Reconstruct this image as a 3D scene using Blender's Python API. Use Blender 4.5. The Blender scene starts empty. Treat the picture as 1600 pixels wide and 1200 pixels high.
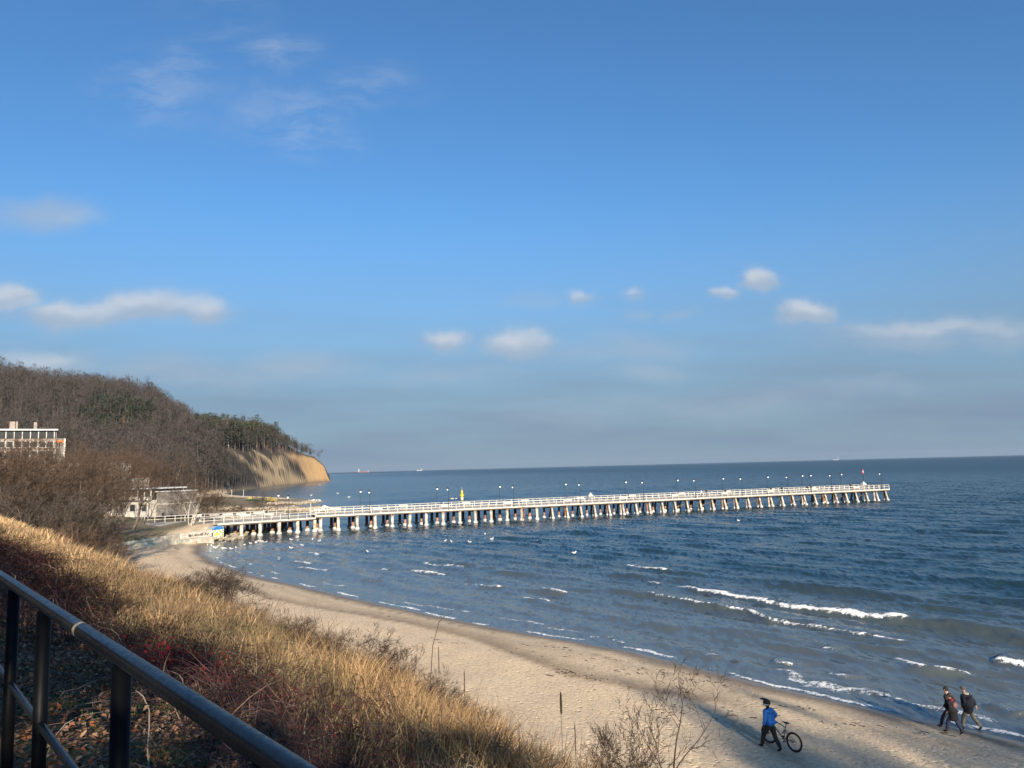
import bpy, math, random
import numpy as np
from mathutils import Vector, Matrix
rng = np.random.default_rng(7)
random.seed(7)
sc = bpy.context.scene
col = sc.collection

# ------------------------------------------------------------------ camera
F = 1209.0; CH = 11.7
PITCH = math.atan(130.45 / F); ROLL = math.radians(1.468)
_f = np.array([0, math.cos(PITCH), math.sin(PITCH)]); _u0 = np.array([0, -math.sin(PITCH), math.cos(PITCH)]); _r0 = np.array([1., 0, 0])
CR = math.cos(ROLL) * _r0 - math.sin(ROLL) * _u0
CU = math.cos(ROLL) * _u0 + math.sin(ROLL) * _r0
CC = np.array([0, 0, CH])
cam = bpy.data.cameras.new("camera"); cam_o = bpy.data.objects.new("camera", cam); col.objects.link(cam_o)
cam.sensor_width = 36.0; cam.lens = 36.0 * F / 1600.0; cam.clip_start = 0.05; cam.clip_end = 60000
M = Matrix(((CR[0], CU[0], -_f[0], 0), (CR[1], CU[1], -_f[1], 0), (CR[2], CU[2], -_f[2], CH), (0, 0, 0, 1)))
cam_o.matrix_world = M
sc.camera = cam_o

def ray(x, y): return _f + (x - 800) / F * CR + (600 - y) / F * CU
def g(x, y, z=0.0):                      # pixel -> point on the level z
    d = ray(x, y); return CC + d * ((z - CH) / d[2])
def at(x, y, Y):                         # pixel -> point at forward distance Y
    d = ray(x, y); return CC + d * (Y / d[1])
def pix(p):
    v = np.asarray(p, float) - CC; w = v @ _f
    return 800 + F * (v @ CR) / w, 600 - F * (v @ CU) / w

# ------------------------------------------------------------------ sun, sky, exposure
SUN_EL = math.radians(19.0); SUN_A = math.radians(-15.0)       # low winter sun, behind the camera and a little to its right
SUN = np.array([-math.sin(SUN_A) * math.cos(SUN_EL), -math.cos(SUN_A) * math.cos(SUN_EL), math.sin(SUN_EL)])
sun = bpy.data.lights.new("sun", 'SUN'); sun_o = bpy.data.objects.new("sun", sun); col.objects.link(sun_o)
sun.energy = 5.0; sun.angle = math.radians(0.53); sun.color = (1.0, 0.86, 0.68)
sun_o.rotation_euler = Vector(SUN).to_track_quat('Z', 'Y').to_euler()
sun_o.location = (0, 0, 60)
sc.view_settings.view_transform = 'Standard'; sc.view_settings.look = 'None'
sc.view_settings.gamma = 1.0; sc.view_settings.use_curve_mapping = False; sc.view_settings.exposure = 1.1
sc.render.engine = 'CYCLES'
sc.cycles.use_denoising = True
sc.cycles.max_bounces = 6; sc.cycles.diffuse_bounces = 2; sc.cycles.glossy_bounces = 3; sc.cycles.transparent_max_bounces = 4
sc.cycles.volume_bounces = 0
sc.cycles.caustics_reflective = False; sc.cycles.caustics_refractive = False

world = bpy.data.worlds.new("World"); sc.world = world; world.use_nodes = True
world.cycles.sampling_method = 'MANUAL'; world.cycles.sample_map_resolution = 256
wt = world.node_tree; wt.nodes.clear()
def wn(t, **k):
    n_ = wt.nodes.new(t)
    for a, b in k.items(): setattr(n_, a, b)
    return n_
def wl(a, b): wt.links.new(a, b)
def wmath(op, a, b=None, c=None, clamp=False):
    n_ = wn('ShaderNodeMath', operation=op); n_.use_clamp = clamp
    for i, v in enumerate((a, b, c)):
        if v is None: continue
        if isinstance(v, (int, float)): n_.inputs[i].default_value = v
        else: wl(v, n_.inputs[i])
    return n_.outputs[0]
def wmap(v, a, b, c=0.0, d=1.0):
    n_ = wn('ShaderNodeMapRange', interpolation_type='SMOOTHSTEP')
    wl(v, n_.inputs[0])
    for i, q in enumerate((a, b, c, d)): n_.inputs[i + 1].default_value = q
    return n_.outputs[0]
def wmix(f, a, b):
    n_ = wn('ShaderNodeMix', data_type='RGBA')
    wl(f, n_.inputs[0]) if not isinstance(f, float) else setattr(n_.inputs[0], 'default_value', f)
    for i, v in ((6, a), (7, b)):
        if isinstance(v, tuple): n_.inputs[i].default_value = (*v, 1)
        else: wl(v, n_.inputs[i])
    return n_.outputs[2]
WS = 0.05
sky = wn('ShaderNodeTexSky', sky_type='NISHITA'); sky.sun_disc = False
sky.sun_elevation = SUN_EL; sky.sun_rotation = math.atan2(SUN[0], SUN[1])
sky.altitude = 10; sky.air_density = 1.1; sky.dust_density = 0.6; sky.ozone_density = 2.2
tc = wn('ShaderNodeTexCoord'); sep = wn('ShaderNodeSeparateXYZ'); wl(tc.outputs['Generated'], sep.inputs[0])
vx, vy, vz = sep.outputs
hor = wmath('SQRT', wmath('ADD', wmath('MULTIPLY', vx, vx), wmath('MULTIPLY', vy, vy)))
el = wmath('DIVIDE', vz, wmath('MAXIMUM', hor, 0.02))                       # tan(elevation)
ysafe = wmath('MAXIMUM', vy, 0.03)
front = wmap(vy, 0.03, 0.2)
uu = wmath('DIVIDE', vx, ysafe); vv = wmath('DIVIDE', vz, ysafe)
cuv = wn('ShaderNodeCombineXYZ'); wl(uu, cuv.inputs[0]); wl(vv, cuv.inputs[1])
# domain warp for ragged cloud edges
def wnoise(vec, scale, detail, rough, out='Fac', dim='3D'):
    n_ = wn('ShaderNodeTexNoise'); n_.noise_dimensions = dim
    wl(vec, n_.inputs['Vector']); n_.inputs['Scale'].default_value = scale; n_.inputs['Detail'].default_value = detail; n_.inputs['Roughness'].default_value = rough
    return n_.outputs[out]
def wvm(op, a, b=None, s=None):
    n_ = wn('ShaderNodeVectorMath', operation=op)
    for i, v in enumerate((a, b)):
        if v is None: continue
        if isinstance(v, tuple): n_.inputs[i].default_value = v
        else: wl(v, n_.inputs[i])
    if s is not None: n_.inputs['Scale'].default_value = s
    return n_.outputs['Value'] if op == 'LENGTH' else n_.outputs[0]
wc = wvm('SUBTRACT', wnoise(cuv.outputs[0], 9.0, 4.0, 0.55, 'Color'), (0.5, 0.5, 0.5))
warp = wvm('ADD', cuv.outputs[0], wvm('MULTIPLY', wc, (0.14, 0.06, 0.0)))
def uv_of(px, py):
    d = ray(px, py); return d[0] / d[1], d[2] / d[1]
def cloud(px, py, wx, wy, strength):
    u, v = uv_of(px, py)
    q = wvm('LENGTH', wvm('MULTIPLY', wvm('SUBTRACT', warp, (u, v, 0.0)), (F / wx, F / wy, 0.0)))
    return wmap(q, 1.0, 0.1, 0.0, strength)
def total(lst):
    acc = None
    for c in lst: acc = c if acc is None else wmath('MAXIMUM', acc, c)
    return acc
CUM = ((215, 478, 185, 50, .95), (110, 488, 170, 42, .9), (310, 484, 96, 38, .85), (5, 468, 100, 42, .9),
    (683, 537, 80, 36, .85), (808, 537, 104, 46, .95), (902, 464, 52, 23, .7), (1186, 448, 58, 31, 1.05), (1130, 460, 32, 19, .7), (1262, 493, 80, 36, 1.05),
    (1470, 520, 240, 34, .72), (990, 455, 28, 15, .55), (60, 566, 120, 34, .7), (430, 580, 150, 32, .62), (270, 574, 130, 30, .6), (960, 545, 150, 30, .5), (1010, 583, 76, 18, .55),
    (60, 330, 120, 36, .6), (830, 468, 50, 18, .4), (990, 487, 36, 14, .4), (1075, 484, 36, 14, .35), (700, 590, 120, 22, .4), (1000, 640, 260, 26, .36), (1200, 625, 140, 24, .36), (1350, 610, 120, 22, .3))
cum = total([cloud(*c) for c in CUM[:10]]); bands = total([cloud(px, py, wx * 1.35, wy * 1.25, st) for px, py, wx, wy, st in CUM[10:]])
top = total([cloud(px, py - wy * .34, wx * .86, wy * .62, 1.0) for px, py, wx, wy, st in CUM[:13]])
wis = total([cloud(*c) for c in ((250, 130, 190, 110, .75), (440, 190, 190, 95, .7), (330, 30, 160, 75, .55), (585, 130, 130, 75, .62), (430, 85, 110, 50, .6), (490, 225, 150, 55, .6), (130, 330, 150, 30, .25))])
wrot = wn('ShaderNodeMapping'); wl(warp, wrot.inputs[0]); wrot.inputs['Rotation'].default_value = (0, 0, 0.72); wrot.inputs['Scale'].default_value = (2.4, 8.0, 1.0)
wtex = wmap(wnoise(wrot.outputs[0], 2.6, 6.0, 0.66), 0.34, 0.74)
wtex = wmath('MULTIPLY', wtex, wmap(wnoise(cuv.outputs[0], 6.0, 3.0, 0.5), .30, .62, .25, 1.0))
wis = wmath('MULTIPLY', wmath('MULTIPLY', wis, wtex), .55)
cn = wnoise(wvm('MULTIPLY', cuv.outputs[0], (1.0, 1.7, 1.0)), 17.0, 6.0, 0.6)
crisp = wmath('MULTIPLY', wmap(wmath('ADD', cum, wmath('MULTIPLY', wmath('SUBTRACT', cn, .5), .95)), .10, .75), wmath('MULTIPLY', cum, 1.3, clamp=True), clamp=True)
cum = wmath('ADD', wmath('MULTIPLY', crisp, .50), wmath('MULTIPLY', cum, .36), clamp=True)
bands = wmath('MULTIPLY', bands, wmap(wnoise(wvm('MULTIPLY', cuv.outputs[0], (1.0, 3.4, 1.0)), 7.0, 5.0, 0.58), .26, .62, .30, 1.15))
bands = wmath('MULTIPLY', bands, .85)
cum = wmath('MAXIMUM', cum, bands)
# thin cloud of the same kind over the rest of the sky
flat = wn('ShaderNodeCombineXYZ'); 
elc = wmath('ADD', wmath('MAXIMUM', vz, 0.0), 0.12)
wl(wmath('DIVIDE', vx, elc), flat.inputs[0]); wl(wmath('DIVIDE', vy, elc), flat.inputs[1])
gen = wmap(wnoise(flat.outputs[0], 0.9, 6.0, 0.6), 0.56, 0.85, 0.0, 0.35)
back = wmap(vy, 0.1, -0.15)
gen = wmath('MULTIPLY', gen, back)
cmask = wmath('MAXIMUM', wmath('MULTIPLY', wmath('MAXIMUM', cum, wis), front), gen)
# sky colour (measured at strength WS) and the grey-blue murk over the sea horizon
hs = wn('ShaderNodeHueSaturation'); wl(sky.outputs[0], hs.inputs['Color']); hs.inputs['Saturation'].default_value = 1.05; hs.inputs['Value'].default_value = 1.0
gain = wn('ShaderNodeMix', data_type='RGBA', blend_type='MULTIPLY'); gain.inputs[0].default_value = 1.0; wl(hs.outputs[0], gain.inputs[6]); gain.inputs[7].default_value = (.70, 1.11, 1.46, 1)
EX = 2 ** -1.1
HZ = (0.222 * EX / WS, 0.308 * EX / WS, 0.432 * EX / WS)
murk = wmath('POWER', wmap(el, 0.38, 0.03), 1.1)
streak = wmap(wnoise(wvm('MULTIPLY', cuv.outputs[0], (1.2, 9.0, 1.0)), 3.0, 4.0, 0.5), 0.3, 0.75, 0.86, 1.0)
murk = wmath('MULTIPLY', murk, streak)
c1 = wmix(murk, gain.outputs[2], HZ)
lit = (0.60 * EX / WS, 0.645 * EX / WS, 0.71 * EX / WS)
shade = (0.40 * EX / WS, 0.485 * EX / WS, 0.60 * EX / WS)
ccol = wmix(wmath('MAXIMUM', wmath('MULTIPLY', top, 1.15, clamp=True), wmap(wis, 0.0, .12)), shade, lit)
c2 = wmix(cmask, c1, ccol)
bg = wn('ShaderNodeBackground'); wl(c2, bg.inputs[0]); bg.inputs[1].default_value = WS
wo = wn('ShaderNodeOutputWorld'); wl(bg.outputs[0], wo.inputs[0])
# ------------------------------------------------------------------ helpers: objects, meshes, materials
def tag(o, label=None, cat=None, group=None, kind=None):
    if label: o["label"] = label
    if cat: o["category"] = cat
    if group: o["group"] = group
    if kind: o["kind"] = kind
    return o
def empty(name, loc=(0, 0, 0), rz=0.0, label=None, cat=None, group=None):
    o = bpy.data.objects.new(name, None); col.objects.link(o); o.empty_display_size = 0.2
    o.location = tuple(float(v) for v in loc); o.rotation_euler = (0, 0, rz)
    return tag(o, label, cat, group)
def link(name, me, parent=None, loc=None, rot=None):
    o = bpy.data.objects.new(name, me); col.objects.link(o)
    if parent is not None: o.parent = parent
    if loc is not None: o.location = tuple(float(v) for v in loc)
    if rot is not None: o.rotation_euler = rot
    return o
def np_mesh(name, verts, tris=None, quads=None, mats=(), colors=None, smooth=False, fattr=None):
    verts = np.asarray(verts, np.float32)
    me = bpy.data.meshes.new(name)
    me.vertices.add(len(verts)); me.vertices.foreach_set('co', verts.ravel())
    loops = []; starts = []; n0 = 0
    if quads is not None and len(quads):
        quads = np.asarray(quads, np.int32); loops.append(quads.ravel()); starts.append(np.arange(len(quads)) * 4); n0 = len(quads) * 4
    if tris is not None and len(tris):
        tris = np.asarray(tris, np.int32); loops.append(tris.ravel()); starts.append(n0 + np.arange(len(tris)) * 3)
    lo = np.concatenate(loops).astype(np.int32); st = np.concatenate(starts).astype(np.int32)
    me.loops.add(len(lo)); me.loops.foreach_set('vertex_index', lo)
    me.polygons.add(len(st)); me.polygons.foreach_set('loop_start', st)
    if smooth: me.polygons.foreach_set('use_smooth', np.ones(len(st), bool))
    me.update(calc_edges=True)
    if colors is not None:
        a = me.color_attributes.new('Col', 'FLOAT_COLOR', 'POINT')
        c = np.ones((len(verts), 4), np.float32); c[:, :3] = colors
        a.data.foreach_set('color', c.ravel())
    if fattr:
        for k, v in fattr.items():
            a = me.attributes.new(k, 'FLOAT', 'POINT'); a.data.foreach_set('value', np.asarray(v, np.float32))
    for m in mats: me.materials.append(m)
    me.validate()
    return me
class Geo:
    """collects shapes for ONE mesh"""
    def __init__(s): s.v = []; s.f = []; s.m = []; s.mi = 0
    def add(s, vs, fs):
        b = len(s.v); s.v.extend([tuple(float(c) for c in v) for v in vs])
        for f in fs: s.f.append(tuple(i + b for i in f)); s.m.append(s.mi)
        return s
    def box(s, c, size, rz=0.0, taper=1.0):
        x, y, z = (q / 2 for q in size); ca, sa = math.cos(rz), math.sin(rz); vs = []
        for k in (-1, 1):
            t_ = taper if k > 0 else 1.0
            for i, j in ((-1, -1), (1, -1), (1, 1), (-1, 1)):
                a, b = i * x * t_, j * y * t_
                vs.append((c[0] + a * ca - b * sa, c[1] + a * sa + b * ca, c[2] + k * z))
        return s.add(vs, [(3, 2, 1, 0), (4, 5, 6, 7), (0, 1, 5, 4), (1, 2, 6, 5), (2, 3, 7, 6), (3, 0, 4, 7)])
    def beam(s, p0, p1, w, h):
        p0 = Vector(p0); p1 = Vector(p1); d = (p1 - p0).normalized()
        a = d.cross(Vector((0, 0, 1)));  a = (Vector((1, 0, 0)) if a.length < 1e-4 else a.normalized()); b = a.cross(d)
        vs = [p + a * (i * w / 2) + b * (j * h / 2) for p in (p0, p1) for i, j in ((-1, -1), (1, -1), (1, 1), (-1, 1))]
        return s.add(vs, [(3, 2, 1, 0), (4, 5, 6, 7), (0, 1, 5, 4), (1, 2, 6, 5), (2, 3, 7, 6), (3, 0, 4, 7)])
    def tube(s, pts, rad, n=8, caps=True):
        pts = [Vector(p) for p in pts]
        if not hasattr(rad, '__len__'): rad = [rad] * len(pts)
        b0 = len(s.v); rings = []
        up = Vector((0, 0, 1)); d0 = (pts[1] - pts[0]).normalized()
        a = d0.cross(up); a = Vector((1, 0, 0)) if a.length < 1e-3 else a.normalized()
        for i, p in enumerate(pts):
            d = (pts[min(i + 1, len(pts) - 1)] - pts[max(i - 1, 0)]).normalized()
            a = (a - d * a.dot(d)).normalized(); b = d.cross(a)
            rings.append(len(s.v))
            for k in range(n):
                t_ = 2 * math.pi * k / n; q = p + (a * math.cos(t_) + b * math.sin(t_)) * rad[i]
                s.v.append((q.x, q.y, q.z))
        for i in range(len(pts) - 1):
            for k in range(n):
                k2 = (k + 1) % n
                s.f.append((rings[i] + k, rings[i] + k2, rings[i + 1] + k2, rings[i + 1] + k)); s.m.append(s.mi)
        if caps:
            s.f.append(tuple(rings[0] + k for k in reversed(range(n)))); s.m.append(s.mi)
            s.f.append(tuple(rings[-1] + k for k in range(n))); s.m.append(s.mi)
        return s
    def lathe(s, prof, c=(0, 0, 0), n=12):
        b = len(s.v)
        for r, z in prof:
            for k in range(n):
                t_ = 2 * math.pi * k / n; s.v.append((c[0] + r * math.cos(t_), c[1] + r * math.sin(t_), c[2] + z))
        for i in range(len(prof) - 1):
            for k in range(n):
                k2 = (k + 1) % n; s.f.append((b + i * n + k, b + i * n + k2, b + (i + 1) * n + k2, b + (i + 1) * n + k)); s.m.append(s.mi)
        return s
    def ball(s, c, r, n=10, m=6):
        r = r if hasattr(r, '__len__') else (r, r, r); b = len(s.v)
        for i in range(m + 1):
            ph = math.pi * i / m
            for k in range(n):
                t_ = 2 * math.pi * k / n
                s.v.append((c[0] + r[0] * math.sin(ph) * math.cos(t_), c[1] + r[1] * math.sin(ph) * math.sin(t_), c[2] - r[2] * math.cos(ph)))
        for i in range(m):
            for k in range(n):
                k2 = (k + 1) % n; s.f.append((b + i * n + k, b + i * n + k2, b + (i + 1) * n + k2, b + (i + 1) * n + k)); s.m.append(s.mi)
        return s
    def torus(s, c, R, r, n=32, m=8, axis='x'):
        pts = [];
        b = len(s.v)
        for i in range(n):
            A = 2 * math.pi * i / n
            for k in range(m):
                B = 2 * math.pi * k / m; q = R + r * math.cos(B)
                u, v, w = q * math.cos(A), q * math.sin(A), r * math.sin(B)
                p = (w, u, v) if axis == 'x' else ((u, w, v) if axis == 'y' else (u, v, w))
                s.v.append((c[0] + p[0], c[1] + p[1], c[2] + p[2]))
        for i in range(n):
            for k in range(m):
                i2, k2 = (i + 1) % n, (k + 1) % m
                s.f.append((b + i * m + k, b + i2 * m + k, b + i2 * m + k2, b + i * m + k2)); s.m.append(s.mi)
        return s
    def mesh(s, name, mats, smooth=False):
        me = bpy.data.meshes.new(name); me.from_pydata(s.v, [], s.f)
        mats = mats if isinstance(mats, (list, tuple)) else [mats]
        for m in mats: me.materials.append(m)
        if len(mats) > 1: me.polygons.foreach_set('material_index', s.m)
        if smooth: me.polygons.foreach_set('use_smooth', [True] * len(s.f))
        me.update(); return me
    def obj(s, name, mats, parent=None, smooth=False, loc=None):
        return link(name, s.mesh(name, mats, smooth), parent, loc)
def copy_tree(o, parent=None):
    c = o.copy(); col.objects.link(c); c.parent = parent
    for ch in o.children: copy_tree(ch, c)
    return c

class NT:
    def __init__(s, m): s.m = m; m.use_nodes = True; s.t = m.node_tree; s.bsdf = s.t.nodes['Principled BSDF']; s.out = s.t.nodes['Material Output']
    def n(s, t, **k):
        x = s.t.nodes.new(t)
        for a, b in k.items(): setattr(x, a, b)
        return x
    def l(s, a, b): s.t.links.new(a, b)
    def noise(s, vec, scale, detail=4, rough=.55, out='Fac'):
        x = s.n('ShaderNodeTexNoise'); x.inputs['Scale'].default_value = scale; x.inputs['Detail'].default_value = detail; x.inputs['Roughness'].default_value = rough
        if vec is not None: s.l(vec, x.inputs['Vector'])
        return x.outputs[out]
    def rng(s, v, a, b, c=0., d=1., smooth=True):
        x = s.n('ShaderNodeMapRange', interpolation_type='SMOOTHSTEP' if smooth else 'LINEAR'); s.l(v, x.inputs[0])
        for i, q in enumerate((a, b, c, d)): x.inputs[i + 1].default_value = q
        return x.outputs[0]
    def math(s, op, a, b=None, clamp=False):
        x = s.n('ShaderNodeMath', operation=op); x.use_clamp = clamp
        for i, v in enumerate((a, b)):
            if v is None: continue
            if isinstance(v, (int, float)): x.inputs[i].default_value = v
            else: s.l(v, x.inputs[i])
        return x.outputs[0]
    def mix(s, f, a, b, blend='MIX'):
        x = s.n('ShaderNodeMix', data_type='RGBA', blend_type=blend)
        if isinstance(f, (int, float)): x.inputs[0].default_value = f
        else: s.l(f, x.inputs[0])
        for i, v in ((6, a), (7, b)):
            if isinstance(v, tuple): x.inputs[i].default_value = (*v, 1)
            else: s.l(v, x.inputs[i])
        return x.outputs[2]
    def bump(s, h, strength, dist, normal=None):
        x = s.n('ShaderNodeBump'); s.l(h, x.inputs['Height']); x.inputs['Strength'].default_value = strength; x.inputs['Distance'].default_value = dist
        if normal is not None: s.l(normal, x.inputs['Normal'])
        return x.outputs[0]
    def coord(s, kind='Object', scale=None):
        c = s.n('ShaderNodeTexCoord').outputs[kind]
        if scale is None: return c
        x = s.n('ShaderNodeMapping'); s.l(c, x.inputs[0]); x.inputs['Scale'].default_value = scale; return x.outputs[0]
    def pos(s, scale=None, rz=0.0):
        c = s.n('ShaderNodeNewGeometry').outputs['Position']
        if scale is None: return c
        x = s.n('ShaderNodeMapping', vector_type='POINT'); s.l(c, x.inputs[0]); x.inputs['Scale'].default_value = scale; x.inputs['Rotation'].default_value = (0, 0, rz); return x.outputs[0]
    def attr(s, name, out='Color'):
        x = s.n('ShaderNodeAttribute'); x.attribute_name = name; return x.outputs[out]
def mat(name, c, rough=.7, var=.25, scale=6., metal=0., c2=None, bump=0., bscale=30., spec=.3):
    m = bpy.data.materials.new(name); t = NT(m); b = t.bsdf
    f = t.rng(t.noise(t.pos(), scale, 5), .3, .7)
    c2 = c2 if c2 is not None else tuple(max(0, v * (1 - var)) for v in c)
    hi = tuple(min(1, v * (1 + var * .4)) for v in c)
    t.l(t.mix(f, c2, hi), b.inputs['Base Color'])
    b.inputs['Roughness'].default_value = rough; b.inputs['Metallic'].default_value = metal; b.inputs['Specular IOR Level'].default_value = spec
    if bump: t.l(t.bump(t.noise(t.pos(), bscale, 4), bump, .02), b.inputs['Normal'])
    return m
def mat_attr(name, rough=.8, trans=0.0, spec=.2, var=.3, scale=3.):
    m = bpy.data.materials.new(name); t = NT(m); b = t.bsdf
    f = t.rng(t.noise(t.pos(), scale, 3), .3, .7, 1 - var, 1 + var * .6)
    x = t.n('ShaderNodeVectorMath', operation='SCALE'); t.l(t.attr('Col'), x.inputs[0]); t.l(f, x.inputs['Scale'])
    t.l(x.outputs[0], b.inputs['Base Color']); b.inputs['Roughness'].default_value = rough; b.inputs['Specular IOR Level'].default_value = spec
    return m
# numpy value noise
_perm = np.random.default_rng(11).random((256, 256)).astype(np.float64)
def vnoise(x, y):
    xi = np.floor(x).astype(int); yi = np.floor(y).astype(int); fx = x - xi; fy = y - yi
    fx = fx * fx * (3 - 2 * fx); fy = fy * fy * (3 - 2 * fy)
    a = _perm[xi & 255, yi & 255]; b = _perm[(xi + 1) & 255, yi & 255]; c = _perm[xi & 255, (yi + 1) & 255]; d = _perm[(xi + 1) & 255, (yi + 1) & 255]
    return (a * (1 - fx) + b * fx) * (1 - fy) + (c * (1 - fx) + d * fx) * fy
def fbm(x, y, oct=4):
    s = 0; a = .5; tot = 0
    for i in range(oct):
        s = s + a * vnoise(x + 17.3 * i, y + 9.1 * i); tot += a; a *= .5; x = x * 2.03; y = y * 2.03
    return s / tot - .5
def sstep(x, a, b):
    t_ = np.clip((x - a) / (b - a), 0, 1); return t_ * t_ * (3 - 2 * t_)

# ------------------------------------------------------------------ the lie of the land
NV = np.array([.785, .62]); NV /= np.linalg.norm(NV); TV = np.array([-NV[1], NV[0]])   # NV: from the path to the sea; TV: along the coast
def DS(d, s): return d * NV + s * TV
shore_px = [(1600, 1158), (1400, 1115), (1200, 1070), (1000, 1020), (800, 985), (600, 945), (470, 915), (400, 900), (345, 880), (322, 866), (326, 853),
            (352, 846), (368, 836), (372, 826), (400, 806), (470, 800), (516, 797), (470, 791), (455, 787), (498, 784), (455, 779), (400, 776.5), (366, 774.5), (356, 771.5), (368, 767.5),
            (400, 763), (440, 758.5), (480, 754.5), (510, 752.3)]
shore = [DS(38, -500), DS(37.5, -120), DS(37, -20)] + [g(*p)[:2] for p in shore_px] + [np.array([-330., 1250.]), np.array([-600., 1900.]), np.array([-900., 4000.])]
shore = np.array(shore)
def seg_dist(P, A, B):
    AB = B - A; t_ = np.clip(((P - A) @ AB) / (AB @ AB), 0, 1)
    Q = A + t_[:, None] * AB; return np.hypot(*(P - Q).T)
_poly = np.vstack([shore, [[-6000, 4000], [-6000, -3000], DS(38, -500) + np.array([0, -2500])]])
def inside(P):
    x, y = P[:, 0], P[:, 1]; r = np.zeros(len(P), bool); n_ = len(_poly); j = n_ - 1
    for i in range(n_):
        xi, yi = _poly[i]; xj, yj = _poly[j]
        c = ((yi > y) != (yj > y)) & (x < (xj - xi) * (y - yi) / (yj - yi + 1e-12) + xi); r ^= c; j = i
    return r
def sdist(P):
    d = np.full(len(P), 1e9)
    for i in range(len(shore) - 1): d = np.minimum(d, seg_dist(P, shore[i], shore[i + 1]))
    return np.where(inside(P), d, -d)
# far hill, described by the pixel column it stands in
_hp = np.array([-500, -200, 0, 60, 130, 200, 240, 265, 300, 345, 380, 400, 440, 470, 490, 505, 512, 520.])
_foot = np.array([290, 310, 350, 365, 385, 405, 415, 425, 440, 495, 590, 645, 762, 870, 925, 962, 980, 990.])
_edgeoff = np.array([120, 120, 110, 105, 100, 90, 85, 80, 65, 48, 44, 42, 40, 36, 30, 20, 8, 5.])
_edgey = np.array([690, 690, 690, 690, 690, 692, 695, 698, 702, 704, 708, 710, 709, 713, 719, 730, 748, 760.])
_skyy = np.array([548, 560, 572, 580, 590, 597, 610, 625, 645, 651, 654, 657, 671, 692, 705, 722, 746, 760.])
_treeh = np.array([17, 17, 17, 17, 17, 17, 17, 17, 19, 20, 20, 20, 17, 12, 9, 5, 1, 0.])
_ridoff = np.array([320, 300, 270, 260, 250, 230, 220, 210, 190, 150, 130, 120, 90, 60, 45, 30, 14, 8.])
_hy = 751 - 41 * (_hp / 1600.0)
_edgez = CH + (_hy - _edgey) / F * (_foot + _edgeoff)
_ridz = np.maximum(CH + (_hy - _skyy) / F * (_foot + _ridoff) - _treeh, _edgez + .5)
def hill(px, Y):
    fo = np.interp(px, _hp, _foot); eo = np.interp(px, _hp, _edgeoff); ez = np.interp(px, _hp, _edgez); ro = np.interp(px, _hp, _ridoff); rz = np.interp(px, _hp, _ridz)
    a = Y - fo
    steep = sstep(a / eo, 0.0, 1.0) * .35 + np.clip(a / eo, 0, 1) * .65
    z = 2.5 + (ez - 2.5) * steep + (rz - ez) * np.sin(np.clip((a - eo) / (ro - eo), 0, 1) * math.pi / 2)
    z = np.where(a < 0, -9, z)
    return np.where((px > 514) | (Y < 250), -9, z), a, eo
# sea wall line
W0 = g(120, 866, 1.1)[:2]; W1 = g(185, 858.5, 1.1)[:2]; W2 = g(280, 845, 1.0)[:2]; W3 = g(330, 841, .9)[:2]; W4 = g(352, 840, .8)[:2]
wall_line = np.array([W0, W1, W2, W3, W4])
BL_D = [-80, -40, -9, -5, -2.5, .55, 1.4, 3, 4.2, 5.5, 6.5, 8, 11, 15.0, 19, 60]
BL_Z = [26, 20, 11.6, 10.6, 10.15, 10.15, 10.05, 9.4, 8.95, 8.35, 7.75, 6.6, 4.1, 1.45, -1, -9]
_bd = np.linspace(-80, 60, 1401); _bz = np.interp(_bd, BL_D, BL_Z); _k = np.hanning(13); _bz = np.convolve(np.pad(_bz, 6, 'edge'), _k / _k.sum(), 'valid')
def ground(P, full=False):
    P = np.asarray(P, float).reshape(-1, 2); x, y = P.T
    a = sdist(P); d = P @ NV; s = P @ TV
    zb = np.interp(a, [-200, -60, -10, 0, 1.5, 5, 9, 12, 15, 24, 60], [-12, -4, -.9, -.02, .28, .72, 1.0, .96, 1.02, 1.5, 2.2])
    zb = zb + (fbm(x * .25, y * .25) * .22 + fbm(x * 1.1, y * 1.1, 3) * .06) * sstep(a, 1, 8)
    bump_ = fbm(x * .35, y * .35) * .9 + fbm(x * 1.5, y * 1.5, 3) * .18
    zbl = np.interp(d, _bd, _bz) + bump_ * sstep(d, 1.0, 3.5) * sstep(d, 22, 8)
    zbl = zbl + .42 * np.exp(-((d - 5.0) / 1.7) ** 2) * sstep(s, 2.5, 10)
    m = sstep(s, 92, 62)
    wy = np.interp(x, wall_line[:, 0], wall_line[:, 1]); beh = y - wy
    zp = np.interp(beh, [-3, 0, .6, 14, 60, 140, 300], [-2, 1.85, 1.95, 2.75, 3.0, 6.0, 9.0]) + fbm(x * .2, y * .2) * .25
    zp = np.where(a < 3, np.minimum(zp, zb), zp)
    zi = np.interp(a, [0, 14, 30, 70, 150], [-2, 1.3, 2.4, 3.2, 9.0])
    zp = np.where(x < W0[0], np.maximum(zi, zp * sstep(x, W0[0] - 20, W0[0])), zp)
    zp = np.where(beh > 45, np.maximum(np.minimum(zp, 4.5 + a * .02), zb), zp) if False else zp
    zl = zbl * m + np.minimum(zp, np.where(y > 165, np.interp(a, [0, 10, 25, 60, 120], [0, 1.2, 2.2, 3.2, 6.]), 99)) * (1 - m)
    z = np.maximum(zb, zl)
    z = np.where(a < 0, np.minimum(z, zb), z)
    px = 800 + F * x / np.maximum(y, 1.0)
    hz, ha, he = hill(px, y)
    rough = fbm(x * .03, y * .03) * 10 * sstep(ha, 30, 160) + (fbm((px + np.clip(ha / he, 0, 1) * 60) * .055, ha * .03 + y * .004) * 8.0 + fbm(x * .045, y * .045) * 5.0) * sstep(ha, 3, 14) * sstep(px, 516, 490)
    z = np.where(hz > -5, np.maximum(z, hz + rough), z)
    return (z, a, d, s, px, ha, he) if full else z
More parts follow.
